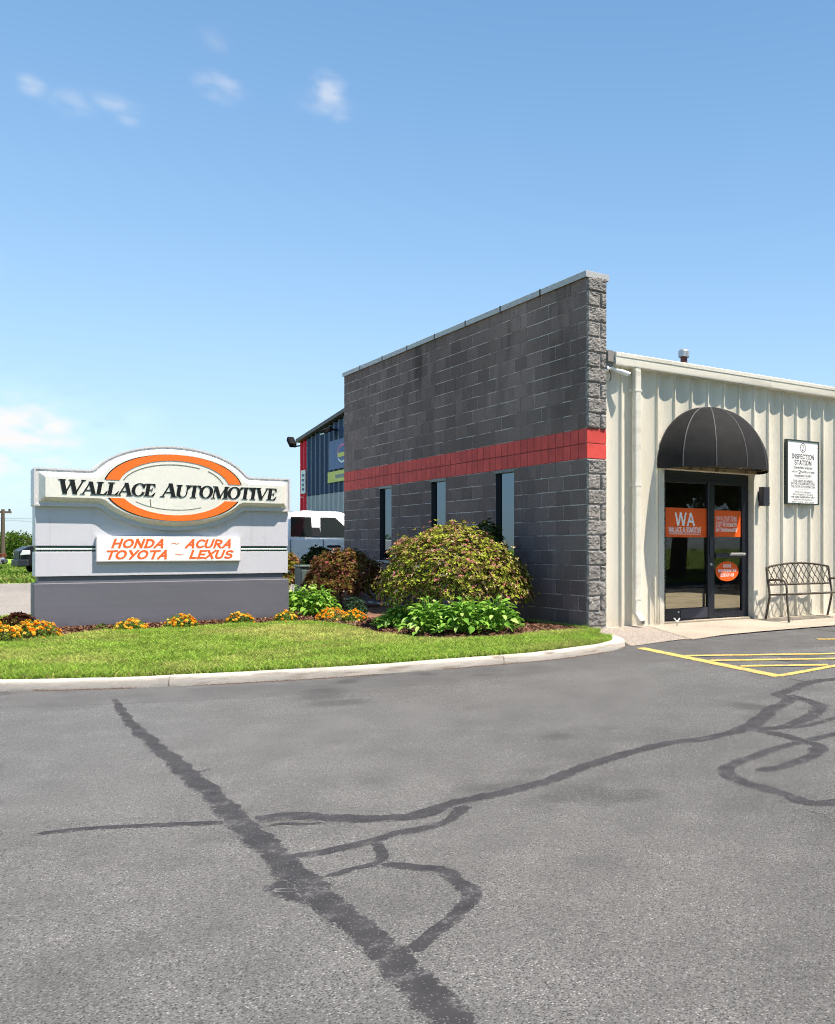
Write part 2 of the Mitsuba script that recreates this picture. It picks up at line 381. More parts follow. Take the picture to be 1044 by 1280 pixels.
ls = LineString(kc); cuts = [0] + [ls.project(Point(*q)) for q in ((-8.1, .25), (-5.13, -1.80), (-2.33, -2.23))] + [ls.length]
labels['kerb'] = {'kind': 'structure', 'label': 'pale concrete kerb round the lawn island'}
for a, b in zip(cuts[:-1], cuts[1:]): add('kerb__section', kerb_section(a + .004, b - .004), 'concrete', smooth=40)
# reddish grit and leaf litter collected along the kerb
gr = []
for s in np.linspace(ls.project(Point(-6.8, -.9)), ls.project(Point(-.6, -1.7)), 1900):
    if meshkit.noise(np.array([[s * 1.6, 2, 0]]), 2)[0] < .28: continue
    c = np.array(ls.interpolate(s).coords[0]); e = np.array(ls.interpolate(s + .01).coords[0]); t = (e - c) / np.linalg.norm(e - c)
    q = c + np.array([t[1], -t[0]]) * (abs(rng.normal(0, .030)) + .004 + .02 * rng.random()); r = rng.uniform(.002, .007)
    th = rng.uniform(0, 6.3); k3 = [(q[0] + r * math.cos(th + a), q[1] + r * math.sin(th + a), ZA + .001 + rng.uniform(0, .003)) for a in (0, 2.1, 4.2)]
    gr.append(trimesh.Trimesh(k3 + [(q[0], q[1], ZA + .007)], [(0, 1, 3), (1, 2, 3), (2, 0, 3)], process=False))
gm = cat_(gr); gcol = np.repeat(np.array([(.12, .05, .03), (.09, .045, .03), (.17, .09, .05)])[rng.integers(0, 3, len(gr))], 4, 0)
k = add('kerb_litter', gm, 'chip', color=gcol); stuff(k, 'reddish grit and leaf litter lying along the kerb', 'litter')

# walkway: smooth slab by the door, exposed aggregate by the lawn
def ramp(poly, top=-.03, zfront=-.094, y0=.16, y1=-1.55):
    m = sheet(poly, 0).subdivide_to_size(.35); v = m.vertices.copy(); v[:, 2] = zfront + (top - zfront) * np.clip((v[:, 1] - y1) / (y0 - y1), 0, 1); m.vertices = v; return m
labels['walkway'] = {'kind': 'structure', 'label': 'tan concrete walkway along the metal wall'}
J0, J1 = (1.02, .16), (.60, -1.52)
edge = [(-.42, -1.66), (.1, -1.52), (.475, -1.44), (1.274, -1.33), (2.0, -1.28), (2.78, -1.26), (3.5, -1.25), (6.5, -1.25), (12, -1.25)]
add('walkway__slab', ramp(Polygon([J0, J1] + edge[3:] + [(12, .16)])), 'walk_concrete')
add('walkway__aggregate_slab', ramp(Polygon([(.306, .16), (.306, -.02), (-.15, -.03), (-.15, -.8), (-.27, -1.25), (-.42, -1.66), (.1, -1.52), (.475, -1.44), (J1[0] - .012, J1[1] + .02), (J0[0] - .012, .16)])), 'aggregate')
# painted lines
labels['yellow_marking'] = {'kind': 'structure', 'label': 'yellow hatched no-parking marking on the asphalt'}
def ribbon(pts, hw, z, rough=.0, seed=0, taper=False):
    p = np.asarray(pts, float); t = np.gradient(p, axis=0); t /= np.linalg.norm(t, axis=1, keepdims=True) + 1e-9
    nr = np.c_[-t[:, 1], t[:, 0]]; s = np.r_[0, np.cumsum(np.linalg.norm(np.diff(p, axis=0), axis=1))]
    L = hw * (1 + rough * (meshkit.fbm(np.c_[s * 8, s * 0 + seed, s * 0], 5, 1) - .5) * 2.6 + rough * .5 * (meshkit.fbm(np.c_[s * 70, s * 0 + seed, s * 0], 2, 3) - .5))
    R = hw * (1 + rough * (meshkit.fbm(np.c_[s * 8, s * 0 + seed, s * 0], 5, 8) - .5) * 2.6 + rough * .5 * (meshkit.fbm(np.c_[s * 70, s * 0 + seed, s * 0], 2, 6) - .5))
    if taper:
        e = np.clip(np.minimum(s, s[-1] - s) / min(.25, s[-1] * .3), .12, 1); L = L * e; R = R * e
    a = p + nr * L[:, None]; b = p - nr * R[:, None]; n = len(p)
    v = np.vstack([np.c_[a, np.full(n, z)], np.c_[b, np.full(n, z)]]); i = np.arange(n - 1)
    return trimesh.Trimesh(v, np.vstack([np.c_[i, n + i, n + i + 1], np.c_[i, n + i + 1, i + 1]]), process=False)
def dens(pts, step=.02):
    l_ = LineString(spline(pts, 8)); n = max(3, int(l_.length / step)); return np.array([l_.interpolate(x).coords[0] for x in np.linspace(0, l_.length, n)])
A_, B_ = np.array((-.45, -1.88)), np.array((-.90, -4.66)); Cc = np.array((2.2, -4.05))
for i, (p, q, w) in enumerate([(A_, B_, .062), (B_ + (.0, .02), Cc, .05), ((-.55, -2.86), (1.35, -4.10), .06), ((-.62, -3.36), (.75, -4.25), .06), ((-.69, -3.90), (.02, -4.38), .06), ((1.80, -2.50), (3.6, -3.9), .06)]):
    add('yellow_marking__line', ribbon(dens([p, q], .03), w, ZA + .004 + .0008 * i, .10, i), 'yellow_paint')
# sealed cracks
CR = {'main': ([(-5.57, -2.25), (-5.60, -2.70), (-5.645, -3.6), (-5.65, -4.9), (-5.655, -5.8), (-5.665, -6.6), (-5.675, -7.3), (-5.67, -8.0), (-5.685, -8.6), (-5.69, -9.6)], .058),
  'A': ([(-6.34,-6.09), (-6.18,-6.13), (-5.98,-6.24), (-5.77,-6.37), (-5.66,-6.43)], .026),
  'B': ([(-5.61,-6.44), (-5.46,-6.50), (-5.32,-6.67), (-5.13,-6.81), (-5.03,-6.81), (-4.89,-6.74), (-4.74,-6.73), (-4.56,-6.71), (-4.27,-6.63), (-3.99,-6.49), (-3.66,-6.38), (-3.33,-6.32), (-3.10,-6.36), (-2.75,-6.30)], .052),
  'B2': ([(-5.61,-6.58), (-5.54,-6.58), (-5.47,-6.65), (-5.39,-6.68)], .014),
  'C': ([(-5.66,-7.03), (-5.54,-7.06), (-5.39,-7.06), (-5.25,-7.02), (-5.12,-7.02), (-5.00,-6.98), (-4.84,-6.80)], .034),
  'D': ([(-5.33,-7.05), (-5.38,-7.27), (-5.44,-7.33), (-5.51,-7.33), (-5.62,-7.36)], .022),
  'E': ([(-5.42,-7.33), (-5.33,-7.46), (-5.27,-7.57), (-5.28,-7.72), (-5.29,-7.83), (-5.41,-7.97), (-5.51,-8.05), (-5.64,-8.16)], .030),
  'F': ([(-2.85,-6.32), (-2.57,-6.20), (-2.20,-5.92), (-1.76,-5.67), (-1.64,-5.53), (-1.60,-5.40), (-1.35,-5.28), (-0.95,-5.09), (-0.64,-5.09), (-0.36,-5.13)], .062),
  'G': ([(-1.58,-5.48), (-1.63,-5.68), (-1.74,-5.97), (-2.01,-6.18), (-2.23,-6.30), (-2.51,-6.39), (-2.75,-6.31)], .055),
  'G2': ([(-2.55,-6.40), (-2.37,-6.46), (-2.03,-6.40), (-1.68,-6.38), (-1.2, -6.2)], .036),
  'H': ([(-2.68,-6.30), (-2.69,-6.55), (-2.72,-6.81), (-2.77,-6.97), (-3.03,-7.13), (-3.23,-7.18), (-3.45,-7.18)], .048),
  'I': ([(-1.6, -6.75), (-2.20,-6.77), (-2.43,-6.77), (-2.73,-6.80), (-2.99,-6.84), (-3.31,-6.94), (-3.53,-7.04), (-3.61,-7.19), (-3.64,-7.42), (-3.64,-7.61), (-3.66,-7.75), (-3.56,-7.84), (-3.43,-7.89), (-3.1, -7.95)], .046),
  'I2': ([(-3.12,-6.81), (-3.05,-6.85), (-2.92,-6.84)], .016),
  'J': ([(-0.92,-4.79), (-0.94,-4.97), (-0.98,-5.14)], .02),
  'K': ([(-5.65,-5.35), (-5.59,-5.33), (-5.53,-5.28)], .01), 'L': ([(-5.78,-7.37), (-5.73,-7.41), (-5.66,-7.44)], .016),
  'M': ([(-6.5,-2.0), (-6.26,-2.20), (-5.60,-2.58), (-4.84,-2.84), (-4.20,-3.07)], .008)}
def seal_ribbon(pts, hw, z, seed):
    p = np.asarray(pts, float)
    if hw == .058: hw = .052 * np.clip(.42 + .58 * np.arange(len(p)) / (len(p) * .45), 0, 1)
    m = ribbon(p, hw * 1.06, z, .34, seed); n = len(p)
    q = np.r_[0, np.cumsum(np.linalg.norm(np.diff(p, axis=0), axis=1))]; e = np.minimum(q * .35, q[-1] - q) if np.ndim(hw) else np.minimum(q, q[-1] - q) + (.05 if hw > .05 else 0)
    return m, np.vstack([np.c_[np.zeros(n), e], np.c_[np.ones(n), e]])
for i, (key, (pts, hw)) in enumerate(CR.items()):
    m, uv_ = seal_ribbon(dens(pts, .02), hw, ZA + .0016 - .00007 * i, i * 7.3)
    add('asphalt__crack_seal', m, 'tar_seal', uv=uv_)
blob = np.array(spline([(-5.80, -7.33), (-5.73, -7.25), (-5.66, -7.28), (-5.63, -7.42), (-5.65, -7.54), (-5.715, -7.58), (-5.77, -7.51), (-5.80, -7.41)], 6, True)); bc = blob.mean(0); nb_ = len(blob); ii = np.arange(nb_)
add('asphalt__seal_patch', trimesh.Trimesh(np.vstack([np.c_[blob, np.full(nb_, ZA + .0003)], [[*bc, ZA + .0003]]]), np.c_[ii, (ii + 1) % nb_, np.full(nb_, nb_)], process=False), 'tar_seal', uv=np.vstack([np.tile([1.0, 1.0], (nb_, 1)), [[.5, 1.0]]]))

# mulch bed
BED = spline([(-6.6, 2.25), (-6.05, 2.52), (-5.5, 2.86), (-5.05, 3.35), (-4.5, 3.40), (-3.9, 3.36), (-3.1, 3.50), (-2.62, 3.32), (-2.38, 2.8), (-2.40, 1.7), (-2.44, .6), (-2.2, -.20), (-1.75, -.42), (-1.2, -.44), (-.6, -.36), (-.06, -.42)], 8)
bed = Polygon(list(map(tuple, BED)) + [(-.02, 9.3), (-2.5, 9.3), (-2.6, 5.2), (-5.8, 5.2), (-6.6, 3.6)]).intersection(island)
bm = sheet(bed, 0).subdivide_to_size(.22)
bv = bm.vertices.copy(); dist = np.array([bed.exterior.distance(Point(x, y)) for x, y in bv[:, :2]])
bv[:, 2] = -.034 + np.minimum(dist, .35) / .35 * (.03 + .03 * meshkit.noise(np.c_[bv[:, :2] * 2.5, np.zeros(len(bv))], 4)); bm.vertices = bv
struct('mulch_bed', bm, 'mulch', 'brown mulch bed round the sign and along the block wall', smooth=True)
def in_poly(poly, n, seed, bounds=None):
    r = np.random.default_rng(seed); x0, y0, x1, y1 = bounds or poly.bounds
    p = r.uniform((x0, y0), (x1, y1), (n, 2)); return p[shapely.contains_xy(poly, p[:, 0], p[:, 1])]
cp = np.vstack([in_poly(bed, 16000, 3, (-6.3, 2.2, -2.3, 4.1)), in_poly(bed, 9000, 5, (-2.6, -.5, 0, 3.2))]); n = len(cp)
cz = -.03 + np.minimum([bed.exterior.distance(Point(*q)) for q in cp], .35) / .35 * .045
th = rng.uniform(0, 2 * np.pi, n); L = rng.uniform(.012, .038, n); W = rng.uniform(.005, .012, n); tl = rng.uniform(-.6, .6, n)
ax = np.c_[np.cos(th) * np.cos(tl), np.sin(th) * np.cos(tl), np.sin(tl)]; ay = np.c_[-np.sin(th), np.cos(th), rng.uniform(-.5, .5, n)]
c0 = np.c_[cp, cz + .012]; cv = np.stack([c0 - ax * L[:, None] - ay * W[:, None], c0 + ax * L[:, None] - ay * W[:, None] * .6, c0 + ax * L[:, None] + ay * W[:, None], c0 - ax * L[:, None] + ay * W[:, None] * .7], 1).reshape(-1, 3)
i4 = np.arange(n)[:, None] * 4; cf = np.vstack([i4 + [0, 1, 2], i4 + [0, 2, 3]])
ccol = np.repeat(np.array([(.10, .05, .033), (.17, .09, .06), (.24, .15, .10), (.06, .03, .022), (.30, .22, .16)])[rng.choice(5, n, p=[.34, .3, .16, .15, .05])], 4, 0)
k = add('mulch_bed__wood_chip', (cv, cf), 'chip', color=ccol); labels[k] = {'kind': 'stuff'}

# lawn grass: single blades
sign_foot = sbox(-5.66, 4.05, -2.55, 4.6)
turf = island.difference(bed.buffer(-.03)).difference(sign_foot)
def grass(poly, dens_, bounds, seed, hmin=.025, hmax=.068, wid=.0055):
    r = np.random.default_rng(seed); x0, y0, x1, y1 = bounds
    p = in_poly(poly, int(dens_ * (x1 - x0) * (y1 - y0)), seed, bounds); n = len(p)
    f1 = meshkit.fbm(np.c_[p * .9, np.zeros(n)], 4, 2); f2 = meshkit.fbm(np.c_[p * 4.5, np.zeros(n)], 3, 9)
    h = r.uniform(hmin, hmax, n) * (.65 + .7 * f2); th = r.uniform(0, 2 * np.pi, n); w = wid * r.uniform(.6, 1.3, n)
    lean = r.uniform(.2, 1.3, n) * h; la = r.uniform(0, 2 * np.pi, n) + 2 * f1; ld = np.c_[np.cos(la), np.sin(la)]
    b = np.c_[p, np.full(n, -.037)]; s = np.c_[np.cos(th), np.sin(th), np.zeros(n)] * w[:, None]
    mid = b + np.c_[ld * (lean * .3)[:, None], h * .62]; tip = b + np.c_[ld * lean[:, None], h]
    v = np.stack([b - s, b + s, mid + s * .7, mid - s * .7, tip], 1).reshape(-1, 3)
    i = np.arange(n)[:, None] * 5; f = np.vstack([i + [0, 1, 2], i + [0, 2, 3], i + [3, 2, 4]])
    dry = np.clip((f1 - .42) * 3.6, 0, 1) * .46 + (r.random(n) < .12) * .6
    c = np.array((.27, .42, .065)) * (1 - dry[:, None]) + np.array((.60, .53, .21)) * dry[:, None]
    c *= (r.uniform(.5, 1.35, n) * (.65 + .7 * f2))[:, None]
    return (v, f), np.repeat(c, 5, 0)
# taller at near edge
g1, c1 = grass(turf, 11500, (-7.0, -2.3, .1, 3.7), 11)
g2, c2 = grass(turf, 2600, (-9.5, 3.7, -4.2, 7.45), 12, .04, .09, .009)
gv = np.vstack([g1[0], g2[0]]); gf = np.vstack([g1[1], g2[1] + len(g1[0])])
k = add('lawn_grass', (gv, gf), 'grass_blade', color=np.vstack([c1, c2])); stuff(k, 'short green lawn with dry straw patches behind the kerb', 'grass')
fb = sbox(-14, 25.7, 6, 62)
g3, c3 = grass(fb, 60, (-14, 25.7, 6, 62), 13, .10, .22, .05)
k = add('field_tufts', g3, 'grass_blade', color=c3 * [.5, .62, .5]); stuff(k, 'rough grass of the far field beyond the drive', 'grass')

# ---------------------------------------------------------------- the shop building
S = thing('shop_building', 'gray block and cream metal shop with a red stripe and black glass door', 'building')
HZ = 23 * U; WL = 47 * U; TH = .305
WIN = [(10, 13), (22, 25), (34, 37)]
core = box(.0055, TH - .004, .014, WL - .004, -.12, HZ)
core = manifold3d.Manifold(manifold3d.Mesh(np.asarray(core.vertices, np.float32), np.asarray(core.faces, np.uint32)))
for a, b in WIN: core = core - manifold3d.Manifold.cube([.6, (b - a) * U, 7 * U]).translate([-.1, a * U, 4 * U])
add(S + '__block_wall', core, 'mortar')
BW = S + '__block_wall'
JT = .0055
def block_mesh(n, jag):
    r = np.random.default_rng(100 + jag); y0, y1, z0, z1 = JT, n * U - JT, JT, U - JT; c = .0035
    def q(x, i): j = r.uniform(-.0012, .0012, (4, 2)) if jag else 0; return np.c_[np.full(4, x), np.array([(y0 + i, z0 + i), (y1 - i, z0 + i), (y1 - i, z1 - i), (y0 + i, z1 - i)]) + j]
    v = np.vstack([q(.03, 0), q(.004, 0), q(.0, c)]); f = []
    for a in (0, 4):
        for j in range(4): k2 = (j + 1) % 4; f += [(a + j, a + 4 + k2, a + k2), (a + j, a + 4 + j, a + 4 + k2)]
    f += [(8, 10, 9), (8, 11, 10)]
    return trimesh.Trimesh(v, f, process=False)
VAR = {(n, j): mikit.ply(block_mesh(n, j), 'block_gray') for n in (1, 2) for j in range(4)}
REDV = [mikit.ply(block_mesh(1, j), 'red_glaze') for j in range(3)]
cells = []
for j in range(23):
    if j in (11, 12): continue
    edges = [0] + list(range(1 if j % 2 else 2, 47, 2)) + [47]
    for a, b in zip(edges[:-1], edges[1:]):
        if 4 <= j < 11:
            free = [s for s in range(a, b) if not any(w0 <= s < w1 for w0, w1 in WIN)]
            if not free: continue
            a2, b2 = free[0], free[-1] + 1
        else: a2, b2 = a, b
        cells.append((a2, b2 - a2, j))
cells.sort(key=lambda c: c[0] + c[1] / 2)
rest = []
for a, nn, j in cells:
    jj = int(rng.integers(0, 4)); dx = float(rng.uniform(-.0012, .0012))
    mt = T().translate([dx, a * U, j * U])
    if len([0 for q in ()]) == 0 and len(rest) == 0 and (a, nn, j) in cells[:299]: put(BW + '__block', VAR[(nn, jj)], mt)
    else:
        m = block_mesh(nn, jj); m.apply_translation([dx, a * U, j * U]); rest.append(m)
k = add(BW + '__far_block', cat_(rest), 'block_gray'); labels[k] = {'kind': 'stuff'}
add(BW + '__red_joint', box(.0042, .02, .02, WL - .004, 11 * U + .002, 13 * U - .002), 'red_joint')
for j in (11, 12):
    for s in range(47): put(BW + '__red_block', REDV[int(rng.integers(0, 3))], T().translate([float(rng.uniform(-.0015, .0005)), s * U, j * U]))
# split-face end of the wall, facing the street
def split_mesh(x0, x1, z0, z1, seed, amp=.036):
    nx, nz = max(4, int((x1 - x0) / .016)), 13; gx, gz = np.meshgrid(np.linspace(x0, x1, nx), np.linspace(z0, z1, nz), indexing='ij')
    e = np.minimum(np.minimum(gx - x0, x1 - gx), np.minimum(gz - z0, z1 - gz)); e = np.clip(e / .011, 0, 1)
    P = np.stack([gx * 30, gz * 30, np.full_like(gx, seed * 3.7)], -1)
    rid = np.abs(meshkit.fbm(P, 3, 3) - .5) * 2; lum = meshkit.fbm(P * .4, 2, 5)
    y = -(.006 + e * amp * (.15 + .75 * lum + .6 * (1 - rid) - .35))
    y += rng.uniform(-.005, .005, y.shape) * e
    v = np.stack([gx, y, gz], -1).reshape(-1, 3); f = []
    idx = np.arange(nx * nz).reshape(nx, nz)
    a, b, c, d = idx[:-1, :-1].ravel(), idx[1:, :-1].ravel(), idx[1:, 1:].ravel(), idx[:-1, 1:].ravel()
    f = np.vstack([np.c_[a, b, c], np.c_[a, c, d]])
    per = np.r_[idx[:, 0], idx[-1, 1:], idx[-2::-1, -1], idx[0, -2:0:-1]]
    vb = v[per].copy(); vb[:, 1] = .03; o = len(v); m = len(per); i = np.arange(m)
    f2 = np.vstack([np.c_[per, o + i, o + (i + 1) % m], np.c_[per, o + (i + 1) % m, per[(i + 1) % m]]])
    return trimesh.Trimesh(np.vstack([v, vb]), np.vstack([f, f2]), process=False)
for za, zb in ((-.003, 11 * U - .006), (13 * U + .006, HZ - .004)): add(BW + '__end_mortar', box(.006, TH - .002, -.003, .0135, za, zb), 'mortar')
for j in range(23):
    z0, z1 = j * U + JT * .8, (j + 1) * U - JT * .8
    if j in (11, 12): add(BW + '__red_end_block', cbox(.001, TH, -.006, .03, z0 + .001, z1, .004), 'red_glaze'); continue
    for x0, x1 in ([(0, TH)] if j % 2 == 0 else [(0, .2005), (.2065, TH)]): add(BW + '__split_face_block', split_mesh(x0 + .001, x1, z0, z1, j * 2 + (x0 > 0)), 'block_split')
add(BW + '__footing', box(-.02, TH, -.02, .012, -.12, -.004), 'concrete')
# metal coping in lengths
for i, (a, b) in enumerate(zip(np.r_[-.03, np.arange(1.2, 9.3, 1.22)], np.r_[np.arange(1.2, 9.3, 1.22), WL + .03])):
    m = cat_([cbox(-.028, TH + .028, a + .003, b - .003, HZ + .002, HZ + .05, .004), box(-.029, -.022, a + .003, b - .003, HZ - .035, HZ + .02), box(TH + .022, TH + .029, a + .003, b - .003, HZ - .035, HZ + .02)])
    if i == 0: m = cat_([m, box(-.028, TH + .028, a - .002, a + .004, HZ - .035, HZ + .046)])
    add(S + '__coping', m, 'coping_metal')
    if i: add(S + '__coping_clip', box(-.032, -.024, a - .02, a + .02, HZ - .04, HZ + .052), 'seam_dark')
# windows of the block wall
for a, b in WIN:
    y0, y1, z0, z1 = a * U, b * U, 4 * U, 11 * U
    fr = cat_([box(.045, .11, y0 + .001, y0 + .035, z0, z1), box(.045, .11, y1 - .035, y1 - .001, z0, z1), box(.045, .11, y0 + .035, y1 - .035, z1 - .05, z1 - .001), box(.045, .11, y0 + .035, y1 - .035, z0 + .001, z0 + .05),
               box(.004, .30, y1 - .007, y1 - .001, z0 + .002, z1 - .002), box(.004, .044, y0 + .001, y0 + .007, z0 + .002, z1 - .002), box(-.003, .044, y0 - .03, y1 + .03, z1 - .045, z1 - .001)])
    w = uniq(S + '__window'); scene[w] = mikit.ply(fr, 'black_frame')
    add(w + '__pane', trimesh.Trimesh([(.058, y0 + .035, z0 + .05), (.058, y0 + .035, z1 - .05), (.058, y1 - .035, z1 - .05), (.058, y1 - .035, z0 + .05)], [(0, 1, 2), (0, 2, 3)], process=False), 'window_glass')
    add(w + '__sill', cbox(-.03, .044, y0 - .02, y1 + .02, z0 - .05, z0 - .002, .005), 'concrete')

# cream ribbed metal wall; door opening X 1.28..2.98
DX0, DX1, DZ = 1.285, 2.985, 2.17
PW = .3045
def panel_mesh(x0, x1, r0, z0, z1, first):
    w = PW; pts = []
    def prof(u):
        if u < .008: return .05 - .032 * u / .008
        if u < .024: return .018
        if u < .034: return .018 + .034 * (u - .024) / .01
        q = (u - .034) / (w - .034); return .052 + .034 * (1 - (2 * q - 1) ** 2)
    us = np.unique(np.r_[0, .008, .024, .034, np.linspace(.034, w, 13), x0 - r0, x1 - r0]); us = us[(us >= x0 - r0 - 1e-9) & (us <= x1 - r0 + 1e-9)]
    fr = [(r0 + u, prof(u)) for u in us]
    g = Polygon(fr + [(x1, .118), (x0, .118)])
    m = extrude(g, z1 - z0); m.apply_translation([0, 0, z0]); return m
ribs = [.56 + PW * i for i in range(-1, 31)]
MW = uniq(S + '__metal_wall'); scene[MW] = mikit.ply(cat_([box(.31, DX0 - .002, .119, .15, -.1, 3.5), box(DX1 + .002, 10.0, .119, .15, -.1, 3.5), box(DX0 - .002, DX1 + .002, .119, .15, DZ + .002, 3.5)]), 'cream_metal')
for r0 in ribs:
    x0, x1 = max(r0, .306), min(r0 + PW, 10.0)
    if x1 - x0 < .02: continue
    segs = [(x0, x1, -.03)]
    a, b = DX0 - .085, DX1 + .085
    if x1 > a and x0 < b:
        segs = [(max(x0, a), min(x1, b), DZ + .085)]
        if x0 < a - .005: segs.append((x0, a, -.03))
        if x1 > b + .005: segs.append((b, x1, -.03))
    for s0, s1, zz in segs:
        if s1 - s0 > .004: add(MW + '__panel', panel_mesh(s0, s1, r0, zz, 3.525, False), 'cream_metal', smooth=35)
add(MW + '__base_trim', cat_([box(.308, DX0 - .1, .012, .10, -.062, -.032), box(DX1 + .1, 10, .012, .10, -.062, -.032)]), 'cream_metal')
# door surround
add(S + '__door_trim', cat_([cbox(DX0 - .084, DX0, .005, .2, -.05, DZ + .083, .004), cbox(DX1, DX1 + .084, .005, .2, -.05, DZ + .083, .004), cbox(DX0 + .001, DX1 - .001, .008, .2, DZ, DZ + .082, .004)]), 'cream_metal')
# the side wall and back wall, the roof, the fascia gutter
add(S + '__side_wall', cat_([box(9.9, 10, .15, WL, -.1, 3.6), box(.306, 10, WL - .1, WL - .002, -.1, 3.6)]), 'cream_metal')
KX0, KX1, KY0, KY1 = 2.4, 8.2, .45, 5.6
def roof_piece(x0, x1, y0, y1, h=.05, dz=0):
    m = box(x0, x1, y0, y1, 0, h); v = m.vertices.copy(); v[:, 2] += 3.655 + dz + .045 * (v[:, 1] + .05); m.vertices = v; return m
rf = cat_([roof_piece(.45, 10.15, -.05, KY0), roof_piece(.31, KX0, KY0, KY1), roof_piece(KX1, 10.15, KY0, KY1), roof_piece(.31, 10.15, KY1, WL)])
sk = [(KX0, KY0), (KX1, KY0), (KX1, KY1), (KX0, KY1)]
scene['skylight_sheet'] = {'type': 'thindielectric', 'int_ior': 1.5, 'specular_transmittance': rgb((.85, .85, .82))}
add(S + '__skylight', trimesh.Trimesh([(x, y, 3.70 + .045 * (y + .05)) for x, y in sk], [(0, 1, 2), (0, 2, 3)], process=False), 'skylight_sheet')
add(S + '__roof', rf, 'galv')
def gutter(x0, x1):
    g = Polygon([(-.06, 3.70), (-.082, 3.695), (-.088, 3.685), (-.088, 3.64), (-.080, 3.625), (-.080, 3.545), (-.074, 3.525), (.10, 3.525), (.10, 3.545), (-.05, 3.56), (-.05, 3.70)])
    m = extrude(g, x1 - x0); v = m.vertices; m.vertices = np.stack([v[:, 2] + x0, v[:, 0], v[:, 1]], 1); m.invert(); return m
for a, b in ((.42, 3.26), (3.263, 6.3), (6.303, 10.15)): add(S + '__gutter', gutter(a, b), 'fascia_metal', smooth=25)
add(S + '__gutter_joint', gutter(3.25, 3.275).apply_translation([0, -.003, 0]), 'fascia_metal')
add(S + '__gutter_end', box(.412, .419, -.082, .10, 3.53, 3.697), 'fascia_metal')
add(S + '__flashing', cat_([box(.306, .411, -.01, .10, 3.50, 3.72), box(.306, .41, -.05, -.012, 3.56, 3.70)]), 'flash_gray')
# downspout with elbow, straps and outlet
DS = uniq(S + '__downspout'); scene[DS] = mikit.ply(cat_([cbox(.735, .835, -.075, .012, .14, 3.50, .012), cbox(.74, .83, -.07, .03, 3.495, 3.53, .006)]), 'fascia_metal')
el = hull([(.75, -.06, .16), (.82, -.06, .16), (.75, .0, .16), (.82, .0, .16), (.75, -.17, .055), (.82, -.17, .055), (.75, -.135, -.005), (.82, -.135, -.005)], .012)
add(DS + '__elbow', el, 'fascia_metal', smooth=40)
add(DS + '__outlet', box(.765, .805, -.184, -.178, .01, .045), 'seam_dark')
for z in (.33, 1.9, 3.2): add(DS + '__strap', cat_([box(.70, .87, .005, .02, z, z + .03), box(.728, .842, -.08, .01, z, z + .03)]), 'fascia_metal')
# roof vent
V = thing('roof_vent_pipe', 'dark red vent pipe with a galvanized cap rising above the metal roof', 'vent pipe')
add(V + '__pipe', tube([(3.739, 2.74, 3.72), (3.739, 2.74, 4.50)], .062, 16), 'rust_pipe', smooth=40)
add(V + '__cap', cat_([tube([(3.739, 2.74, 4.49), (3.739, 2.74, 4.495), (3.739, 2.74, 4.60), (3.739, 2.74, 4.63)], [.085, .10, .10, .07], 18)]), 'galv', smooth=40)
# conduit
add(S + '__conduit', tube([(1.12, .0, -.02), (1.12, .0, .62), (1.12, .02, .66)], .014, 8), 'cream_metal', smooth=40)

# interior seen through the glass
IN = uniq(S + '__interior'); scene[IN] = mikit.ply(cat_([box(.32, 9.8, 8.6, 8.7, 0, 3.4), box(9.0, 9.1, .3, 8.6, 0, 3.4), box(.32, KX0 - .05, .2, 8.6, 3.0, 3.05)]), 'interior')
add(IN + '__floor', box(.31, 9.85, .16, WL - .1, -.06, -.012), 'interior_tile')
add(IN + '__chair_leg', cat_([tube([(2.62, .78, -.01), (2.62, .78, .40)], .02, 6), tube([(2.95, 1.05, -.01), (2.95, 1.05, .40)], .02, 6), cbox(2.5, 3.05, .7, 1.2, .40, .45, .02)]), 'black_metal')

# ---------------------------------------------------------------- door: frame, fixed leaf, swing leaf
D = uniq(S + '__door'); Y0, Y1 = .135, .20
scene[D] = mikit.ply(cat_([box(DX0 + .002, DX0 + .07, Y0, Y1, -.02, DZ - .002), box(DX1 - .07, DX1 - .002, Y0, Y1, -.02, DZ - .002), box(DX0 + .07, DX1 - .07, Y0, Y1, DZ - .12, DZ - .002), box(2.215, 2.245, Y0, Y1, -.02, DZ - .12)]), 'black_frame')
def leaf(x0, x1, sw, bottom, top, name):
    z0, z1 = .0, DZ - .122
    ms = [cbox(x0, x0 + sw, Y0 - .012, Y1 - .012, z0, z1, .004), cbox(x1 - sw, x1, Y0 - .012, Y1 - .012, z0, z1, .004), box(x0 + sw, x1 - sw, Y0 - .01, Y1 - .014, z0, z0 + bottom), box(x0 + sw, x1 - sw, Y0 - .01, Y1 - .014, z1 - top, z1)]
    add(D + '__' + name, cat_(ms), 'black_frame')
    yg = Y0 + .024; g = trimesh.Trimesh([(x0 + sw, yg, z0 + bottom), (x1 - sw, yg, z0 + bottom), (x1 - sw, yg, z1 - top), (x0 + sw, yg, z1 - top)], [(0, 1, 2), (0, 2, 3)], process=False)
    add(D + '__pane', g, 'glass')
leaf(DX0 + .073, 2.212, .035, .17, .05, 'fixed_leaf'); leaf(2.248, DX1 - .073, .055, .09, .05, 'swing_leaf')
add(D + '__stile', cbox(2.17, 2.285, Y0 - .03, Y0 - .013, .0, DZ - .13, .006), 'black_frame')
flat('kick', (.05, .055, .075), .3, metallic=.3)
add(D + '__kick_plate', cbox(1.66, 2.165, Y0 - .021, Y0 - .0105, .02, .165, .003), 'kick')
add(D + '__threshold', cbox(DX0 + .0, DX1 - .0, .03, .22, -.055, -.006, .006), 'walk_concrete')
add(D + '__push_bar', cat_([cbox(2.305, 2.86, Y0 - .06, Y0 - .02, .90, .965, .012)]), 'lamp_metal')
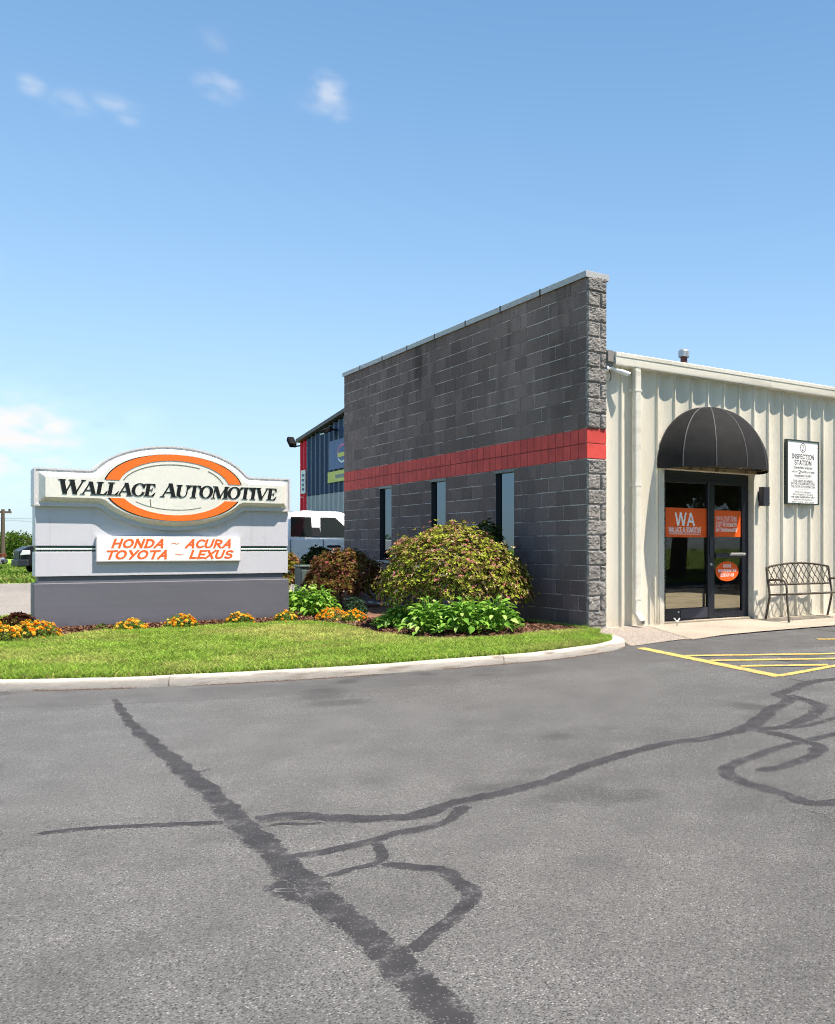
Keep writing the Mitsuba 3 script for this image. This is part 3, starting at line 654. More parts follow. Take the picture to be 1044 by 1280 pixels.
add(D + '__handle', cat_([cbox(2.56, 2.875, Y0 - .085, Y0 - .045, .93, .975, .014), box(2.84, 2.86, Y0 - .05, Y0 - .01, .935, .965)]), 'steel')
add(D + '__pull', cat_([cbox(2.185, 2.245, Y0 - .055, Y0 - .03, .92, 1.22, .01)]), 'lamp_metal')
lock = trimesh.creation.cylinder(.021, .02, sections=18); lock.apply_transform(trimesh.transformations.rotation_matrix(math.pi / 2, [1, 0, 0])); lock.apply_translation([2.212, Y0 - .038, .805])
add(D + '__lock', lock, 'steel', smooth=30)
add(D + '__bottom_bolt', cbox(1.61, 1.635, Y0 - .02, Y0 - .01, .10, .135, .004), 'steel')

def text(s, h, x, y, z, width=None, anchor='c', depth=.0015, bold=False, shear=0):
    m = meshkit.text_mesh(s, h, depth, bold); v = m.vertices.copy(); v[:, 0] -= v[:, 0].min()
    w = v[:, 0].max()
    if width: v[:, 0] *= width / w; w = width
    v[:, 0] += shear * v[:, 1]
    if anchor == 'c': v[:, 0] -= w / 2
    m.vertices = v; return upright(m, x, y, z)
# stickers on the door glass
gy = Y0 + .0235
def decal(name, label, poly, texts, bs='orange_film'):
    k = thing(name, label, 'sticker'); add(k + '__film', upright(extrude(poly, .002), 0, gy, 0), bs)
    for nm, m, b in texts: kk = add(k + '__' + nm, m, b); labels[kk] = {'kind': 'stuff'}
cx1 = 1.768
decal('window_sticker', 'orange rectangular sticker with large white WA letters on the left glass', sbox(1.398, 1.205, 2.172, 1.632),
    [('lettering', cat_([text('WA', .185, cx1, gy - .002, 1.375, .37, bold=True)]), 'white_vinyl'),
     ('small_lettering', text('WALLACE AUTOMOTIVE', .075, cx1, gy - .002, 1.275, .60, bold=True), 'white_vinyl'), ('underline', upright(extrude(sbox(1.48, 1.248, 2.06, 1.256), .0015), 0, gy - .002, 0), 'white_vinyl')])
decal('window_sticker', 'orange sticker with two lines of white address on the right glass', sbox(2.304, 1.215, 2.855, 1.615),
    [('lettering', cat_([text('TWO LOCATIONS', .062, 2.56, gy - .002, 1.465, .42), text('1127 W. Broad St.', .06, 2.56, gy - .002, 1.375, .42, bold=True, shear=.15), text('867 Brookwood Rd', .06, 2.56, gy - .002, 1.295, .42, bold=True, shear=.15)]), 'white_vinyl'),
     ('underline', upright(extrude(sbox(2.35, 1.445, 2.77, 1.451), .0015), 0, gy - .002, 0), 'silver_vinyl')])
ov = affinity.scale(Point(0, 0).buffer(1, 48), .228, .150); ov = affinity.translate(ov, 2.575, .695)
decal('window_sticker', 'orange oval sticker with white opening hours low on the right glass', ov,
    [('lettering', cat_([text('HOURS', .05, 2.575, gy - .002, .752, .16, bold=True), text('MON-FRI 8AM-5PM', .045, 2.575, gy - .002, .682, .36, bold=True), text('CLOSED SAT-SUN', .045, 2.575, gy - .002, .615, .27, bold=True)]), 'white_vinyl')])

# ---------------------------------------------------------------- awning
AW = thing('dome_awning', 'black fabric dome awning with stitched ribs over the glass door', 'awning')
AX, AY, AZ, AR, AP, AH = 2.095, .02, 2.235, .925, .87, .875
def apt(phi, t, bulge=1.0):
    """phi round the rim from 0 (left at the wall) to pi, t from 0 at the rim to 1 at the top."""
    a = t * math.pi / 2
    return np.array([AX - AR * math.cos(phi) * math.cos(a) * bulge, AY - AP * math.sin(phi) * math.cos(a) * bulge, AZ + AH * math.sin(a) * (1 if t else 1)])
NG = 6
for g in range(NG):
    p0, p1 = g * math.pi / NG, (g + 1) * math.pi / NG; nu, nt = 9, 18; v = []; f = []
    for it in range(nt + 1):
        t = it / nt * .995
        for iu in range(nu + 1):
            u = iu / nu; ph = p0 + (p1 - p0) * u; v.append(apt(ph, t, 1 - .020 * math.sin(math.pi * u)))
    for iu in range(nu + 1):
        q = apt(p0 + (p1 - p0) * iu / nu, 0, 1 - .020 * math.sin(math.pi * iu / nu)); v.append(q - np.array([0, 0, .06 + .012 * math.sin(math.pi * iu / nu)]))
    for it in range(nt):
        for iu in range(nu): a = it * (nu + 1) + iu; b = a + nu + 1; f += [(a, a + 1, b + 1), (a, b + 1, b)]
    o = (nt + 1) * (nu + 1)
    for iu in range(nu): f += [(iu, o + iu, o + iu + 1), (iu, o + iu + 1, iu + 1)]
    add(AW + '__gore', trimesh.Trimesh(v, f, process=False), 'awning_fabric', smooth=40)
for g in range(NG + 1):
    ph = g * math.pi / NG; add(AW + '__piping', tube([apt(ph, 0) - (0, 0, .055)] + [apt(ph, t) * 1.0 for t in np.linspace(0, .99, 22)], .0075, 6), 'awning_piping', smooth=True)
fr = [np.array([AX - AR * .955 * math.cos(p), AY - AP * .955 * math.sin(p), AZ - .02]) for p in np.linspace(0, math.pi, 40)]
add(AW + '__frame', cat_([tube(fr, .012, 6)] + [tube([(AX, AY - .02, AZ + .02), fr[i]], .01, 6) for i in (10, 20, 30)]), 'awning_board', smooth=True)
add(AW + '__back_board', cat_([cbox(AX - AR + .01 + i * .305, AX - AR + .01 + i * .305 + .30, -.028, .004, AZ - .062, AZ - .006, .004) for i in range(6)]), 'awning_board')

# ---------------------------------------------------------------- wall lamp, inspection sign, camera, pipe stub
LM = thing('wall_lamp', 'dark box wall lamp beside the glass door', 'wall lamp')
add(LM + '__housing', cbox(3.075, 3.205, -.12, .0, 1.695, 1.985, .006), 'lamp_metal')
add(LM + '__bracket', cat_([cbox(3.10, 3.18, -.005, .04, 1.80, 1.90, .004), box(3.09, 3.19, .036, .075, 1.78, 1.92)]), 'black_metal')
IS = thing('inspection_sign', 'white framed inspection station sign on the cream metal wall', 'sign')
IX0, IX1, IZ0, IZ1 = 3.675, 4.40, 1.745, 2.775; fy = .0
fr_ = sbox(IX0, IZ0, IX1, IZ1).difference(sbox(IX0 + .022, IZ0 + .022, IX1 - .022, IZ1 - .022))
flat('sign_edge', (.045, .06, .055), .5)
add(IS + '__frame', cat_([upright(extrude(fr_, .065), 0, .055, 0), box(IX0 + .02, IX1 - .02, .03, .05, IZ0 + .02, IZ1 - .02)]), 'sign_edge')
add(IS + '__board', box(IX0 + .0205, IX1 - .0205, .0, .03, IZ0 + .0205, IZ1 - .0205), 'board_white')
icx = (IX0 + IX1) / 2
txt = [('INSPECTION', .075, 2.475, .50, True), ('STATION', .075, 2.378, .38, True), ('Inspection required', .038, 2.318, .42, True), ('within', .034, 2.252, .13, False), ('months of last', .034, 2.252, .31, True),
       ('inspection month', .038, 2.188, .38, True), ('THE LAST NUMBER', .034, 2.104, .44, True), ('ON THE STICKER INDICATES', .034, 2.060, .54, True), ('THE DATE OF EXPIRATION', .034, 2.012, .54, True),
       ('Bring your vehicle in', .03, 1.93, .36, False), ('before inspection, bringing', .03, 1.892, .46, False), ('any state registration card', .03, 1.852, .52, True), ('and proof of insurance', .03, 1.812, .40, False), ('SAFETY CHECK   NOTE: VALID', .022, 1.773, .50, False)]
ms = []
for s, h, z, w, b in txt:
    x = icx + (-.185 if s == 'within' else .105 if s == 'months of last' else 0)
    ms.append(text(s, h, x, -.0002, z, w, bold=b, depth=.001))
kk = add(IS + '__lettering', cat_(ms), 'ink'); labels[kk] = {'kind': 'stuff'}
ring = lambda cx, cz, rx, rz, w: affinity.translate(affinity.scale(Point(0, 0).buffer(1, 24), rx, rz), cx, cz).difference(affinity.translate(affinity.scale(Point(0, 0).buffer(1, 24), rx - w, rz - w), cx, cz))
add(IS + '__emblem', cat_([upright(extrude(ring(icx, 2.655, .066, .075, .010), .001), 0, -.0002, 0), text('2', .10, icx, -.0002, 2.605, .035, depth=.001), text('2', .06, icx - .075, -.0002, 2.235, .05, depth=.001, bold=True),
    *[upright(extrude(sbox(icx - w, z, icx + w, z + .003), .001), 0, -.0002, 0) for w, z in ((.12, 2.165), (.12, 1.985))]]), 'ink')
CM = thing('security_camera', 'white bullet security camera under the eave beside the block wall', 'security camera')
cp0 = np.array([.445, -.03, 3.455]); cd = np.array([.80, -.50, -.30]); cd /= np.linalg.norm(cd)
add(CM + '__body', cat_([tube([cp0, cp0 + cd * .01, cp0 + cd * .17, cp0 + cd * .178], [.024, .029, .029, .026], 16), tube([cp0 + cd * .05 + (0, 0, .008), cp0 + cd * .20 + (0, 0, .008)], .030, 16)]), 'white_plastic', smooth=40)
add(CM + '__lens', tube([cp0 + cd * .17, cp0 + cd * .203 + (0, 0, .006)], .025, 16), 'lens_black', smooth=40)
add(CM + '__mount', cat_([tube([(.306, .01, 3.47), (.335, .01, 3.47)], .042, 16), tube([(.33, .01, 3.47), (.40, -.005, 3.48), cp0 + cd * .02], .022, 10)]), 'white_plastic', smooth=40)
add(CM + '__cable', tube(spline([(.36, .01, 3.45), (.38, -.005, 3.38), (.365, .0, 3.31), (.31, .01, 3.30)], 6), .006, 6), 'black_metal', smooth=True)
ST = thing('pipe_stub', 'small forked white pipe stub on the walkway by the door', 'pipe')
add(ST + '__stem', tube([(1.34, -.22, -.05), (1.34, -.22, .015)], .010, 8), 'steel', smooth=40)
for a in ((-.055, 0, .055), (.05, .01, .05)): add(ST + '__arm', tube([(1.34, -.22, .01), (1.34 + a[0], -.22 + a[1], .01 + a[2])], .009, 8), 'white_plastic', smooth=40)

# ---------------------------------------------------------------- bench
B = thing('park_bench', 'bronze metal bench with lattice back against the cream metal wall', 'bench')
bx0, bx1 = 3.09, 4.455; FZ = -.046
def bkY(z): return -.235 + .16 * (z - .30)
for x in (bx0, bx1):
    add(B + '__rear_leg', tube(spline([(x, -.14, FZ + .0), (x, -.20, .16), (x, -.235, .34), (x, bkY(.55), .55), (x, bkY(.755), .755)], 6), .0185, 8), 'bench_metal', smooth=True)
    fz = FZ - .024
    add(B + '__front_leg', tube(spline([(x, -.66, fz), (x, -.635, .14), (x, -.615, .34), (x, -.61, .44), (x, -.575, .535), (x, -.49, .567), (x, -.34, .565), (x, bkY(.56), .56)], 7), .0165, 8), 'bench_metal', smooth=True)
def arch(x): q = (x - bx0) / (bx1 - bx0); return .752 + .062 * (1 - (2 * q - 1) ** 2)
top = [(x, bkY(arch(x)), arch(x)) for x in np.linspace(bx0, bx1, 24)]
BF = uniq(B + '__backrest'); scene[BF] = mikit.ply(cat_([tube(top, .0165, 8), tube([(bx0, bkY(.485), .485), (bx1, bkY(.485), .485)], .0155, 8)]), 'bench_metal', smooth=True)
reg = Polygon([(x, arch(x)) for x in np.linspace(bx0, bx1, 24)] + [(bx1, .485), (bx0, .485)])
for sgn in (1, -1):
    for c in np.arange(bx0 - .5, bx1 + .6, .118):
        ln = LineString([(c, .45), (c + sgn * .31, .90)]).intersection(reg)
        if ln.is_empty or ln.length < .05: continue
        (xa, za), (xb, zb) = ln.coords[0], ln.coords[-1]
        q = [(xa + (xb - xa) * t + .008 * math.sin(t * 9) * 1, bkY(za + (zb - za) * t) + sgn * .004, za + (zb - za) * t) for t in np.linspace(0, 1, 7)]
        add(BF + '__lattice_bar', tube(q, .0075, 5), 'bench_metal', smooth=True)
SE = uniq(B + '__seat'); scene[SE] = mikit.ply(cat_([tube([(bx0, -.61, .355), (bx1, -.61, .355)], .017, 8), tube([(bx0, -.24, .335), (bx1, -.24, .335)], .014, 8), tube([(bx0, -.61, .352), (bx0, -.24, .335)], .014, 8), tube([(bx1, -.61, .352), (bx1, -.24, .335)], .014, 8)]), 'bench_metal', smooth=True)
for i in range(7): add(SE + '__slat', cbox(bx0 + .01, bx1 - .01, -.575 + i * .05, -.575 + i * .05 + .034, .340 - .002 * i, .352 - .002 * i, .004), 'bench_metal')

# ---------------------------------------------------------------- pylon sign
P = thing('monument_sign', 'gray and white monument sign with orange oval and black letters on the lawn', 'sign')
SX, SY, ST_ = -5.625, 4.094, .42
add(P + '__base', cbox(SX, SX + 3.042, SY, SY + ST_ + .03, -.02, .592, .008), 'sign_base')
add(P + '__plinth', box(SX + .06, SX + 2.98, SY + .06, SY + ST_ - .05, -.12, .0), 'seam_dark')
add(P + '__reveal', box(SX + .05, SX + 2.97, SY + .035, SY + ST_ - .03, .590, .682), 'sign_base')
for z0, z1 in ((.680, .997), (1.074, 1.60)): add(P + '__cabinet', cbox(SX + .015, SX + 3.03, SY + .008, SY + ST_, z0, z1, .004), 'sign_panel')
add(P + '__cabinet_core', box(SX + .03, SX + 3.015, SY + .03, SY + ST_ - .01, .99, 1.08), 'sign_green')
add(P + '__light_tube', box(SX + .022, SX + 3.02, SY + .012, SY + .04, 1.024, 1.046), 'sign_tube')
CXs, CZs = 1.552, 1.866
def shape(inset):
    e = affinity.translate(affinity.scale(Point(0, 0).buffer(1, 64), .985 - inset, .578 - inset), CXs, CZs)
    g = sbox(inset, 1.583 + inset, 3.045 - inset, 2.068 - inset).union(e)
    return g.buffer(.12, 12).buffer(-.12, 12).buffer(-.012).buffer(.012)
def loft(g0, y0, g1, y1):
    a = np.array(g0.exterior.coords)[:-1]; n = 360; l0, l1 = LineString(g0.exterior.coords), LineString(g1.exterior.coords)
    q0 = np.array([l0.interpolate(s, normalized=True).coords[0] for s in np.linspace(0, 1, n, endpoint=False)])
    q1 = np.array([l1.interpolate(l1.project(Point(*q))).coords[0] for q in q0])
    v = np.vstack([np.c_[q0[:, 0], np.full(n, y0), q0[:, 1]], np.c_[q1[:, 0], np.full(n, y1), q1[:, 1]]]); i = np.arange(n); j = (i + 1) % n
    side = trimesh.Trimesh(v, np.vstack([np.c_[i, j, n + j], np.c_[i, n + j, n + i]]), process=False)
    vv, ff = trimesh.creation.triangulate_polygon(Polygon(q1), engine='earcut')
    face = trimesh.Trimesh(np.c_[vv[:, 0], np.full(len(vv), y1), vv[:, 1]], ff, process=False)
    return cat_([side, face])
fb_ = SY - .045
hd = upright(extrude(shape(0), ST_ + .06), SX, SY + ST_ + .015, 0)
add(P + '__header', hd, 'sign_frame')
add(P + '__header_lip', upright(extrude(shape(.0).difference(shape(.02)), .012), SX, fb_ + .001, 0), 'sign_frame')
face = loft(shape(.050), fb_ - .001, shape(.112), fb_ - .085); face.apply_translation([SX, 0, 0])
add(P + '__face', face, 'sign_face'); YF = fb_ - .085
# oval ring, cut by the lettering band
def ell(rx, rz, dz=0): return affinity.translate(affinity.scale(Point(0, 0).buffer(1, 64), rx, rz), CXs + .005, CZs + dz)
band = sbox(-1, 1.705, 5, 1.945)
inface = shape(.125)
ringo = ell(.815, .452).difference(ell(.665, .372)).difference(band).intersection(inface)
add(P + '__oval_outline', upright(extrude(ell(.83, .463).difference(ell(.80, .44)).difference(band).intersection(inface), .004), SX, YF - .0005, 0), 'sign_letter')
add(P + '__oval_ring', upright(extrude(ringo, .007), SX, YF - .0005, 0), 'sign_orange')
def arcline(rx, rz, a0, a1, w):
    p = [(CXs + rx * math.cos(a), CZs + rz * math.sin(a)) for a in np.radians(np.linspace(a0, a1, 40))]; return LineString(p).buffer(w)
ln = unary_union([arcline(.62, .315, 165, 62, .006), arcline(.60, .33, 48, 14, .006), arcline(.62, .30, 222, 300, .004), LineString([(1.255, 1.70), (1.262, 1.61)]).buffer(.006)]).difference(sbox(-1, 1.715, 5, 1.935))
add(P + '__oval_line', upright(extrude(ln, .003), SX, YF - .0005, 0), 'sign_line')

# serif capitals, drawn as outlines (cap height 1)
def bar(x0, y0, x1, y1, w): return Polygon([(x0 - w / 2, y0), (x0 + w / 2, y0), (x1 + w / 2, y1), (x1 - w / 2, y1)])
def srf(x, y, w, up): h = .05; return Polygon([(x - w / 2, y), (x + w / 2, y), (x + w * .32, y + (h if up else -h)), (x - w * .32, y + (h if up else -h))])
TK, TN = .235, .085
def elps(cx, cy, rx, ry): return affinity.translate(affinity.scale(Point(0, 0).buffer(1, 24), rx, ry), cx, cy)
G = {}
G['I'] = ([bar(.2, 0, .2, 1, TK), srf(.2, 0, .42, 1), srf(.2, 1, .42, 0)], .40)
G['L'] = ([bar(.2, 0, .2, 1, TK), srf(.2, 1, .44, 0), sbox(.02, 0, .66, .06), Polygon([(.66, 0), (.74, .32), (.69, .32), (.50, .05)])], .70)
G['E'] = ([bar(.2, 0, .2, 1, TK), sbox(.0, 0, .64, .06), sbox(.0, .94, .62, 1), sbox(.2, .49, .50, .55), Polygon([(.64, 0), (.72, .30), (.67, .30), (.48, .05)]), Polygon([(.62, 1), (.68, .72), (.63, .72), (.46, .95)]), sbox(.46, .38, .51, .66)], .72)
G['T'] = ([bar(.40, 0, .40, 1, TK), srf(.40, 0, .44, 1), sbox(.0, .94, .80, 1), Polygon([(.0, 1), (-.06, .70), (-.01, .70), (.2, .95)]), Polygon([(.80, 1), (.86, .70), (.81, .70), (.6, .95)])], .80)
G['A'] = ([bar(.08, 0, .44, 1.0, TN), bar(.76, 0, .44, 1.0, TK), srf(.08, 0, .30, 1), srf(.76, 0, .42, 1), sbox(.18, .30, .66, .36)], .86)
G['V'] = ([bar(.44, 0, .12, 1, TK), bar(.44, 0, .80, 1, TN), srf(.12, 1, .42, 0), srf(.80, 1, .28, 0)], .86)
G['W'] = ([bar(.40, 0, .12, 1, TK), bar(.40, 0, .68, 1, TN), bar(.94, 0, .64, 1, TK), bar(.94, 0, 1.26, 1, TN), srf(.12, 1, .42, 0), srf(.64, 1, .36, 0), srf(1.26, 1, .28, 0)], 1.30)
G['M'] = ([bar(.12, 0, .16, 1, TN), bar(.56, .02, .20, 1, TK), bar(.56, .02, .92, 1, TN), bar(.96, 0, .92, 1, TK), srf(.12, 0, .30, 1), srf(.96, 0, .42, 1), srf(.14, 1, .30, 0), srf(.98, 1, .34, 0)], 1.10)
oo = elps(.46, .5, .46, .52).difference(elps(.46, .5, .24, .46))
G['O'] = ([oo], .90)
G['C'] = ([oo.difference(Polygon([(.5, .5), (1.2, 1.02), (1.2, -.02)]).buffer(.0)).difference(sbox(.74, .2, 1, .8)), Polygon([(.78, .98), (.82, .98), (.80, .62), (.74, .66), (.66, .90)]), Polygon([(.66, .10), (.86, .32), (.80, .34), (.62, .14)])], .84)
G['U'] = ([bar(.19, .30, .19, 1, TK), bar(.74, .30, .74, 1, TN), elps(.425, .32, .352, .34).difference(elps(.50, .34, .20, .29)).difference(sbox(-1, .32, 2, 2)), srf(.19, 1, .42, 0), srf(.74, 1, .28, 0)], .84)
def serif_text(s, x0, x1, h, z0):
    x = 0; gs = []
    for i, ch in enumerate(s):
        if ch == ' ': x += .42; continue
        g, adv = G[ch]; g = unary_union([q.buffer(0) for q in g]); sc = 1.10 if i in (0, 8) else 1.0
        g = affinity.scale(g, sc, sc, origin=(0, 0)); gs.append(affinity.translate(g, x, 0)); x += adv * sc * .97
    g = unary_union(gs); g = affinity.skew(g, xs=8, origin=(0, 0)); b = g.bounds
    g = affinity.translate(g, -b[0], 0); g = affinity.scale(g, (x1 - x0) / (b[2] - b[0]), h, origin=(0, 0))
    return [affinity.translate(q, x0, z0) for q in polys(g.simplify(.0006))]
for q in serif_text('WALLACE AUTOMOTIVE', .245, 2.84, .168, 1.742):
    add(P + '__letter', upright(extrude(q, .011), SX, YF + .002, 0), 'sign_letter')

# changeable board with brushed lettering
HB = P + '__name_board'; HX0, HX1, HZ0, HZ1 = SX + .655, SX + 2.385, .858, 1.205
scene[HB] = mikit.ply(cbox(HX0, HX1, SY - .055, SY + .002, HZ0, HZ1, .006), 'sign_frame')
add(HB + '__board_face', box(HX0 + .014, HX1 - .014, SY - .058, SY - .05, HZ0 + .014, HZ1 - .014), 'board_white')
def arcp(cx, cy, rx, ry, a0, a1, n=14): return [(cx + rx * math.cos(a), cy + ry * math.sin(a)) for a in np.radians(np.linspace(a0, a1, n))]
SG = {'H': ([[(0, 0), (.02, 1)], [(.60, 0), (.62, 1)], [(0, .47), (.62, .53)]], .84), 'O': ([arcp(.38, .5, .38, .48, 100, 460, 26)], .98), 'N': ([[(0, 0), (.02, 1)], [(.02, 1), (.60, .02)], [(.60, 0), (.64, 1)]], .86),
      'D': ([[(.02, 0), (.04, 1)], [(0, .98)] + arcp(.22, .5, .44, .48, 85, -85) + [(0, .03)]], .84), 'A': ([[(-.02, 0), (.42, 1)], [(.42, 1), (.66, 0)], [(.12, .32), (.60, .34)]], .84),
      'C': ([arcp(.40, .5, .38, .48, 48, 312, 22)], .80), 'U': ([[(.02, 1), (0, .35)] + arcp(.31, .35, .31, .33, 180, 360) + [(.64, 1)]], .86), 'R': ([[(0, 0), (.02, 1)], [(0, .97)] + arcp(.24, .72, .32, .25, 85, -85) + [(.02, .46)], [(.22, .47), (.62, 0)]], .80),
      'T': ([[(.32, 0), (.34, .96)], [(-.04, .95), (.72, .98)]], .76), 'Y': ([[(0, 1), (.32, .48)], [(.68, 1), (.22, 0)]], .76), 'L': ([[(0.02, 1), (0, 0.03)], [(-.02, .04), (.50, .05)]], .66), 'E': ([[(0.02, 1), (0, 0)], [(0, .04), (.50, .05)], [(0, .50), (.44, .52)], [(0, .96), (.52, .98)]], .68),
      'X': ([[(0, 1), (.60, 0)], [(.66, 1), (-.06, 0)]], .80), 'S': ([arcp(.30, .73, .28, .24, 35, 250, 16) + arcp(.28, .26, .30, .25, 80, -150, 16)], .74), '~': ([[(0, .46), (.16, .58), (.34, .52), (.52, .44), (.70, .56)]], .95), ' ': ([], .42)}
def brush_text(s, x0, x1, h, z0):
    x = 0; out = []
    for ch in s:
        st, adv = SG[ch]; pen = .112 if ch != '~' else .035
        if st: out.append(affinity.translate(unary_union([LineString(q).buffer(pen, cap_style='square' if ch != '~' else 'round', join_style='round') for q in st]), x, 0))
        x += adv + .10
    g = affinity.skew(unary_union(out), xs=14, origin=(0, 0)); b = g.bounds
    g = affinity.translate(g, -b[0], 0); g = affinity.scale(g, (x1 - x0) / (b[2] - b[0]), h, origin=(0, 0)); return affinity.translate(g, x0, z0)
for s, a, b, z in (('HONDA ~ ACURA', .165, 1.60, 1.055), ('TOYOTA ~ LEXUS', .115, 1.635, .905)):
    for q in polys(brush_text(s, a, b, .104, z).simplify(.0008)): add(HB + '__letter', upright(extrude(q, .003), HX0, SY - .058, 0), 'brush_orange')

# ---------------------------------------------------------------- vegetation
def frame_of(A, N):
    A = A / (np.linalg.norm(A, axis=1, keepdims=True) + 1e-9); S_ = np.cross(N, A); S_ /= np.linalg.norm(S_, axis=1, keepdims=True) + 1e-9
    return A, S_, np.cross(A, S_)
LEAF4 = (np.array([(0, 0, 0), (.45, .5, .12), (1, 0, -.05), (.45, -.5, .12)]), np.array([(0, 1, 2), (0, 2, 3)]))
LEAF6 = (np.array([(0, 0, 0), (.3, .42, .10), (.7, .36, .06), (1, 0, -.14), (.7, -.36, .06), (.3, -.42, .10), (.5, 0, .0)]), np.array([(0, 1, 6), (1, 2, 6), (2, 3, 6), (3, 4, 6), (4, 5, 6), (5, 0, 6)]))
def leaves(Pp, A, N, L, W, tpl):
    A, S_, N2 = frame_of(A, N); t, f = tpl; n = len(Pp)
    v = Pp[:, None] + A[:, None] * (t[None, :, 0:1] * L[:, None, None]) + S_[:, None] * (t[None, :, 1:2] * W[:, None, None]) + N2[:, None] * (t[None, :, 2:3] * L[:, None, None])
    return v.reshape(-1, 3), (f[None] + (np.arange(n) * len(t))[:, None, None]).reshape(-1, 3), len(t)
def lumpy(dirs, seed, amp=.24, fq=2.8): return 1 + amp * (meshkit.fbm(dirs * fq + seed, 3, seed) - .5) * 2
def whorl_bush(name, label, cat, c, rad, nw, seed, pal, leafL=.055, per=7, group=None, zmin=.05, wild=.03):
    r = np.random.default_rng(seed); k = thing(name, label, cat, group)
    d = r.normal(size=(nw * 2, 3)); d[:, 2] = np.abs(d[:, 2]) * 1.0 - .25 * r.random(nw * 2); d /= np.linalg.norm(d, axis=1, keepdims=True); d = d[d[:, 2] > -.42][:nw]; n = len(d)
    depth = 1 - np.abs(r.normal(0, .11, n)) + (r.random(n) < wild) * r.uniform(0, .16, n)
    rad = np.array(rad); q = d * lumpy(d, seed)[:, None] * depth[:, None] * rad
    pos = np.array(c) + q * [1, 1, 1]; pos[:, 2] = np.array(c)[2] + q[:, 2]
    ok = pos[:, 2] > zmin; pos, d, depth = pos[ok], d[ok], depth[ok]; n = len(pos)
    nrm = d / rad * rad.mean() + [0, 0, .45]; nrm /= np.linalg.norm(nrm, axis=1, keepdims=True)
    p = np.repeat(pos, per, 0); nn = np.repeat(nrm, per, 0); N_ = len(p)
    rv_ = r.normal(size=(N_, 3)); tang = np.cross(nn, rv_); tang /= np.linalg.norm(tang, axis=1, keepdims=True)
    up = r.uniform(.05, .9, N_)[:, None]; A = tang + nn * up
    L = leafL * r.uniform(.7, 1.35, N_); v, f, m = leaves(p, A, nn + tang * -.2, L, L * .44, LEAF4)
    kind = meshkit.noise(np.c_[pos * 5], seed)  # clumps of colour
    w = np.clip((kind - .38) * 2.6, 0, 1) * .75; pick = r.random((n,)); cl = np.zeros((n, 3))
    young, old, pink, straw = (np.array(x) for x in pal)
    cl = np.where((pick < .48 - .25 * w)[:, None], young, np.where((pick < .74)[:, None], old, np.where((pick < .91)[:, None], pink, straw)))
    cc = np.repeat(cl, per, 0) * r.uniform(.6, 1.35, (N_, 1)); alt = r.random(N_) < .28; cc[alt] = (young if True else old) * r.uniform(.5, 1.1, (alt.sum(), 1)); alt = r.random(N_) < .16; cc[alt] = old * r.uniform(.5, 1.2, (alt.sum(), 1))
    kk = add(k + '__foliage', (v, f), 'leaf', color=np.repeat(cc, m, 0)); labels[kk] = {'kind': 'stuff'}
    # woody stems
    st = []
    for i in range(16):
        a = r.uniform(0, 6.28); e = np.array(c) + [rad[0] * .75 * math.cos(a), rad[1] * .75 * math.sin(a), rad[2] * r.uniform(.1, .7)]
        br = min(.12, rad[0] * .25); b0 = np.array([c[0] + br * math.cos(a), c[1] + br * math.sin(a), -.03]); st.append(tube(spline([b0, (b0 + e) / 2 + [0, 0, br], e], 4), np.linspace(.016, .005, 9) * min(1, rad[0] * 2), 5))
    kk = add(k + '__stems', cat_(st), 'bark', smooth=True)
    return k
PAL = ((.48, .55, .08), (.15, .12, .045), (.66, .27, .26), (.74, .58, .38))
whorl_bush('flowering_shrub', 'large rounded yellow green and pink shrub in front of the block wall windows', 'shrub', (-1.14, 1.52, .46), (1.0, .98, .875), 6800, 21, PAL, .040, 7, wild=.04)
whorl_bush('flowering_shrub', 'reddish shrub half in shadow between the utility cabinet and the block wall', 'shrub', (-1.08, 6.20, .34), (.68, .64, .66), 3400, 22, ((.24, .20, .045), (.12, .042, .03), (.48, .16, .14), (.56, .42, .22)), .043, 7)
whorl_bush('flowering_shrub', 'small reddish shrub just right of the monument sign behind the utility cabinet', 'shrub', (-1.42, 9.05, .40), (.48, .45, .58), 1000, 23, ((.32, .30, .05), (.16, .08, .04), (.55, .25, .19), (.60, .44, .22)), .065, 7)
whorl_bush('dark_shrub', 'dark leafy shrub behind the utility cabinet in front of the white pickup', 'shrub', (-.72, 8.75, .48), (.40, .36, .58), 700, 24, ((.05, .08, .022), (.03, .045, .016), (.06, .08, .03), (.10, .12, .03)), .07, 6)
whorl_bush('green_shrub', 'dark green shrub beside the right window behind the big shrub', 'shrub', (-.40, 2.05, .62), (.22, .42, .80), 420, 25, ((.05, .10, .02), (.03, .055, .016), (.06, .10, .03), (.12, .13, .03)), .06, 6)
whorl_bush('red_leaf_plant', 'dark red leafy plant beside the left end of the sign', 'plant', (-5.82, 3.62, .02), (.22, .2, .22), 260, 26, ((.10, .035, .02), (.05, .02, .015), (.12, .05, .03), (.12, .09, .03)), .045, 6, zmin=-.02)
whorl_bush('weed_seedling', 'tiny green seedling on the mulch in front of the sign', 'plant', (-4.95, 3.62, -.02), (.05, .05, .09), 14, 27, ((.16, .24, .05), (.12, .2, .04), (.16, .22, .06), (.2, .22, .06)), .05, 4, zmin=-.03)
whorl_bush('young_plant', 'small bluish green plant between the orange flowers and the tall shrub', 'plant', (-1.55, 4.3, .02), (.16, .16, .26), 90, 28, ((.06, .12, .06), (.04, .08, .045), (.07, .12, .07), (.09, .13, .06)), .055, 6, zmin=-.02)

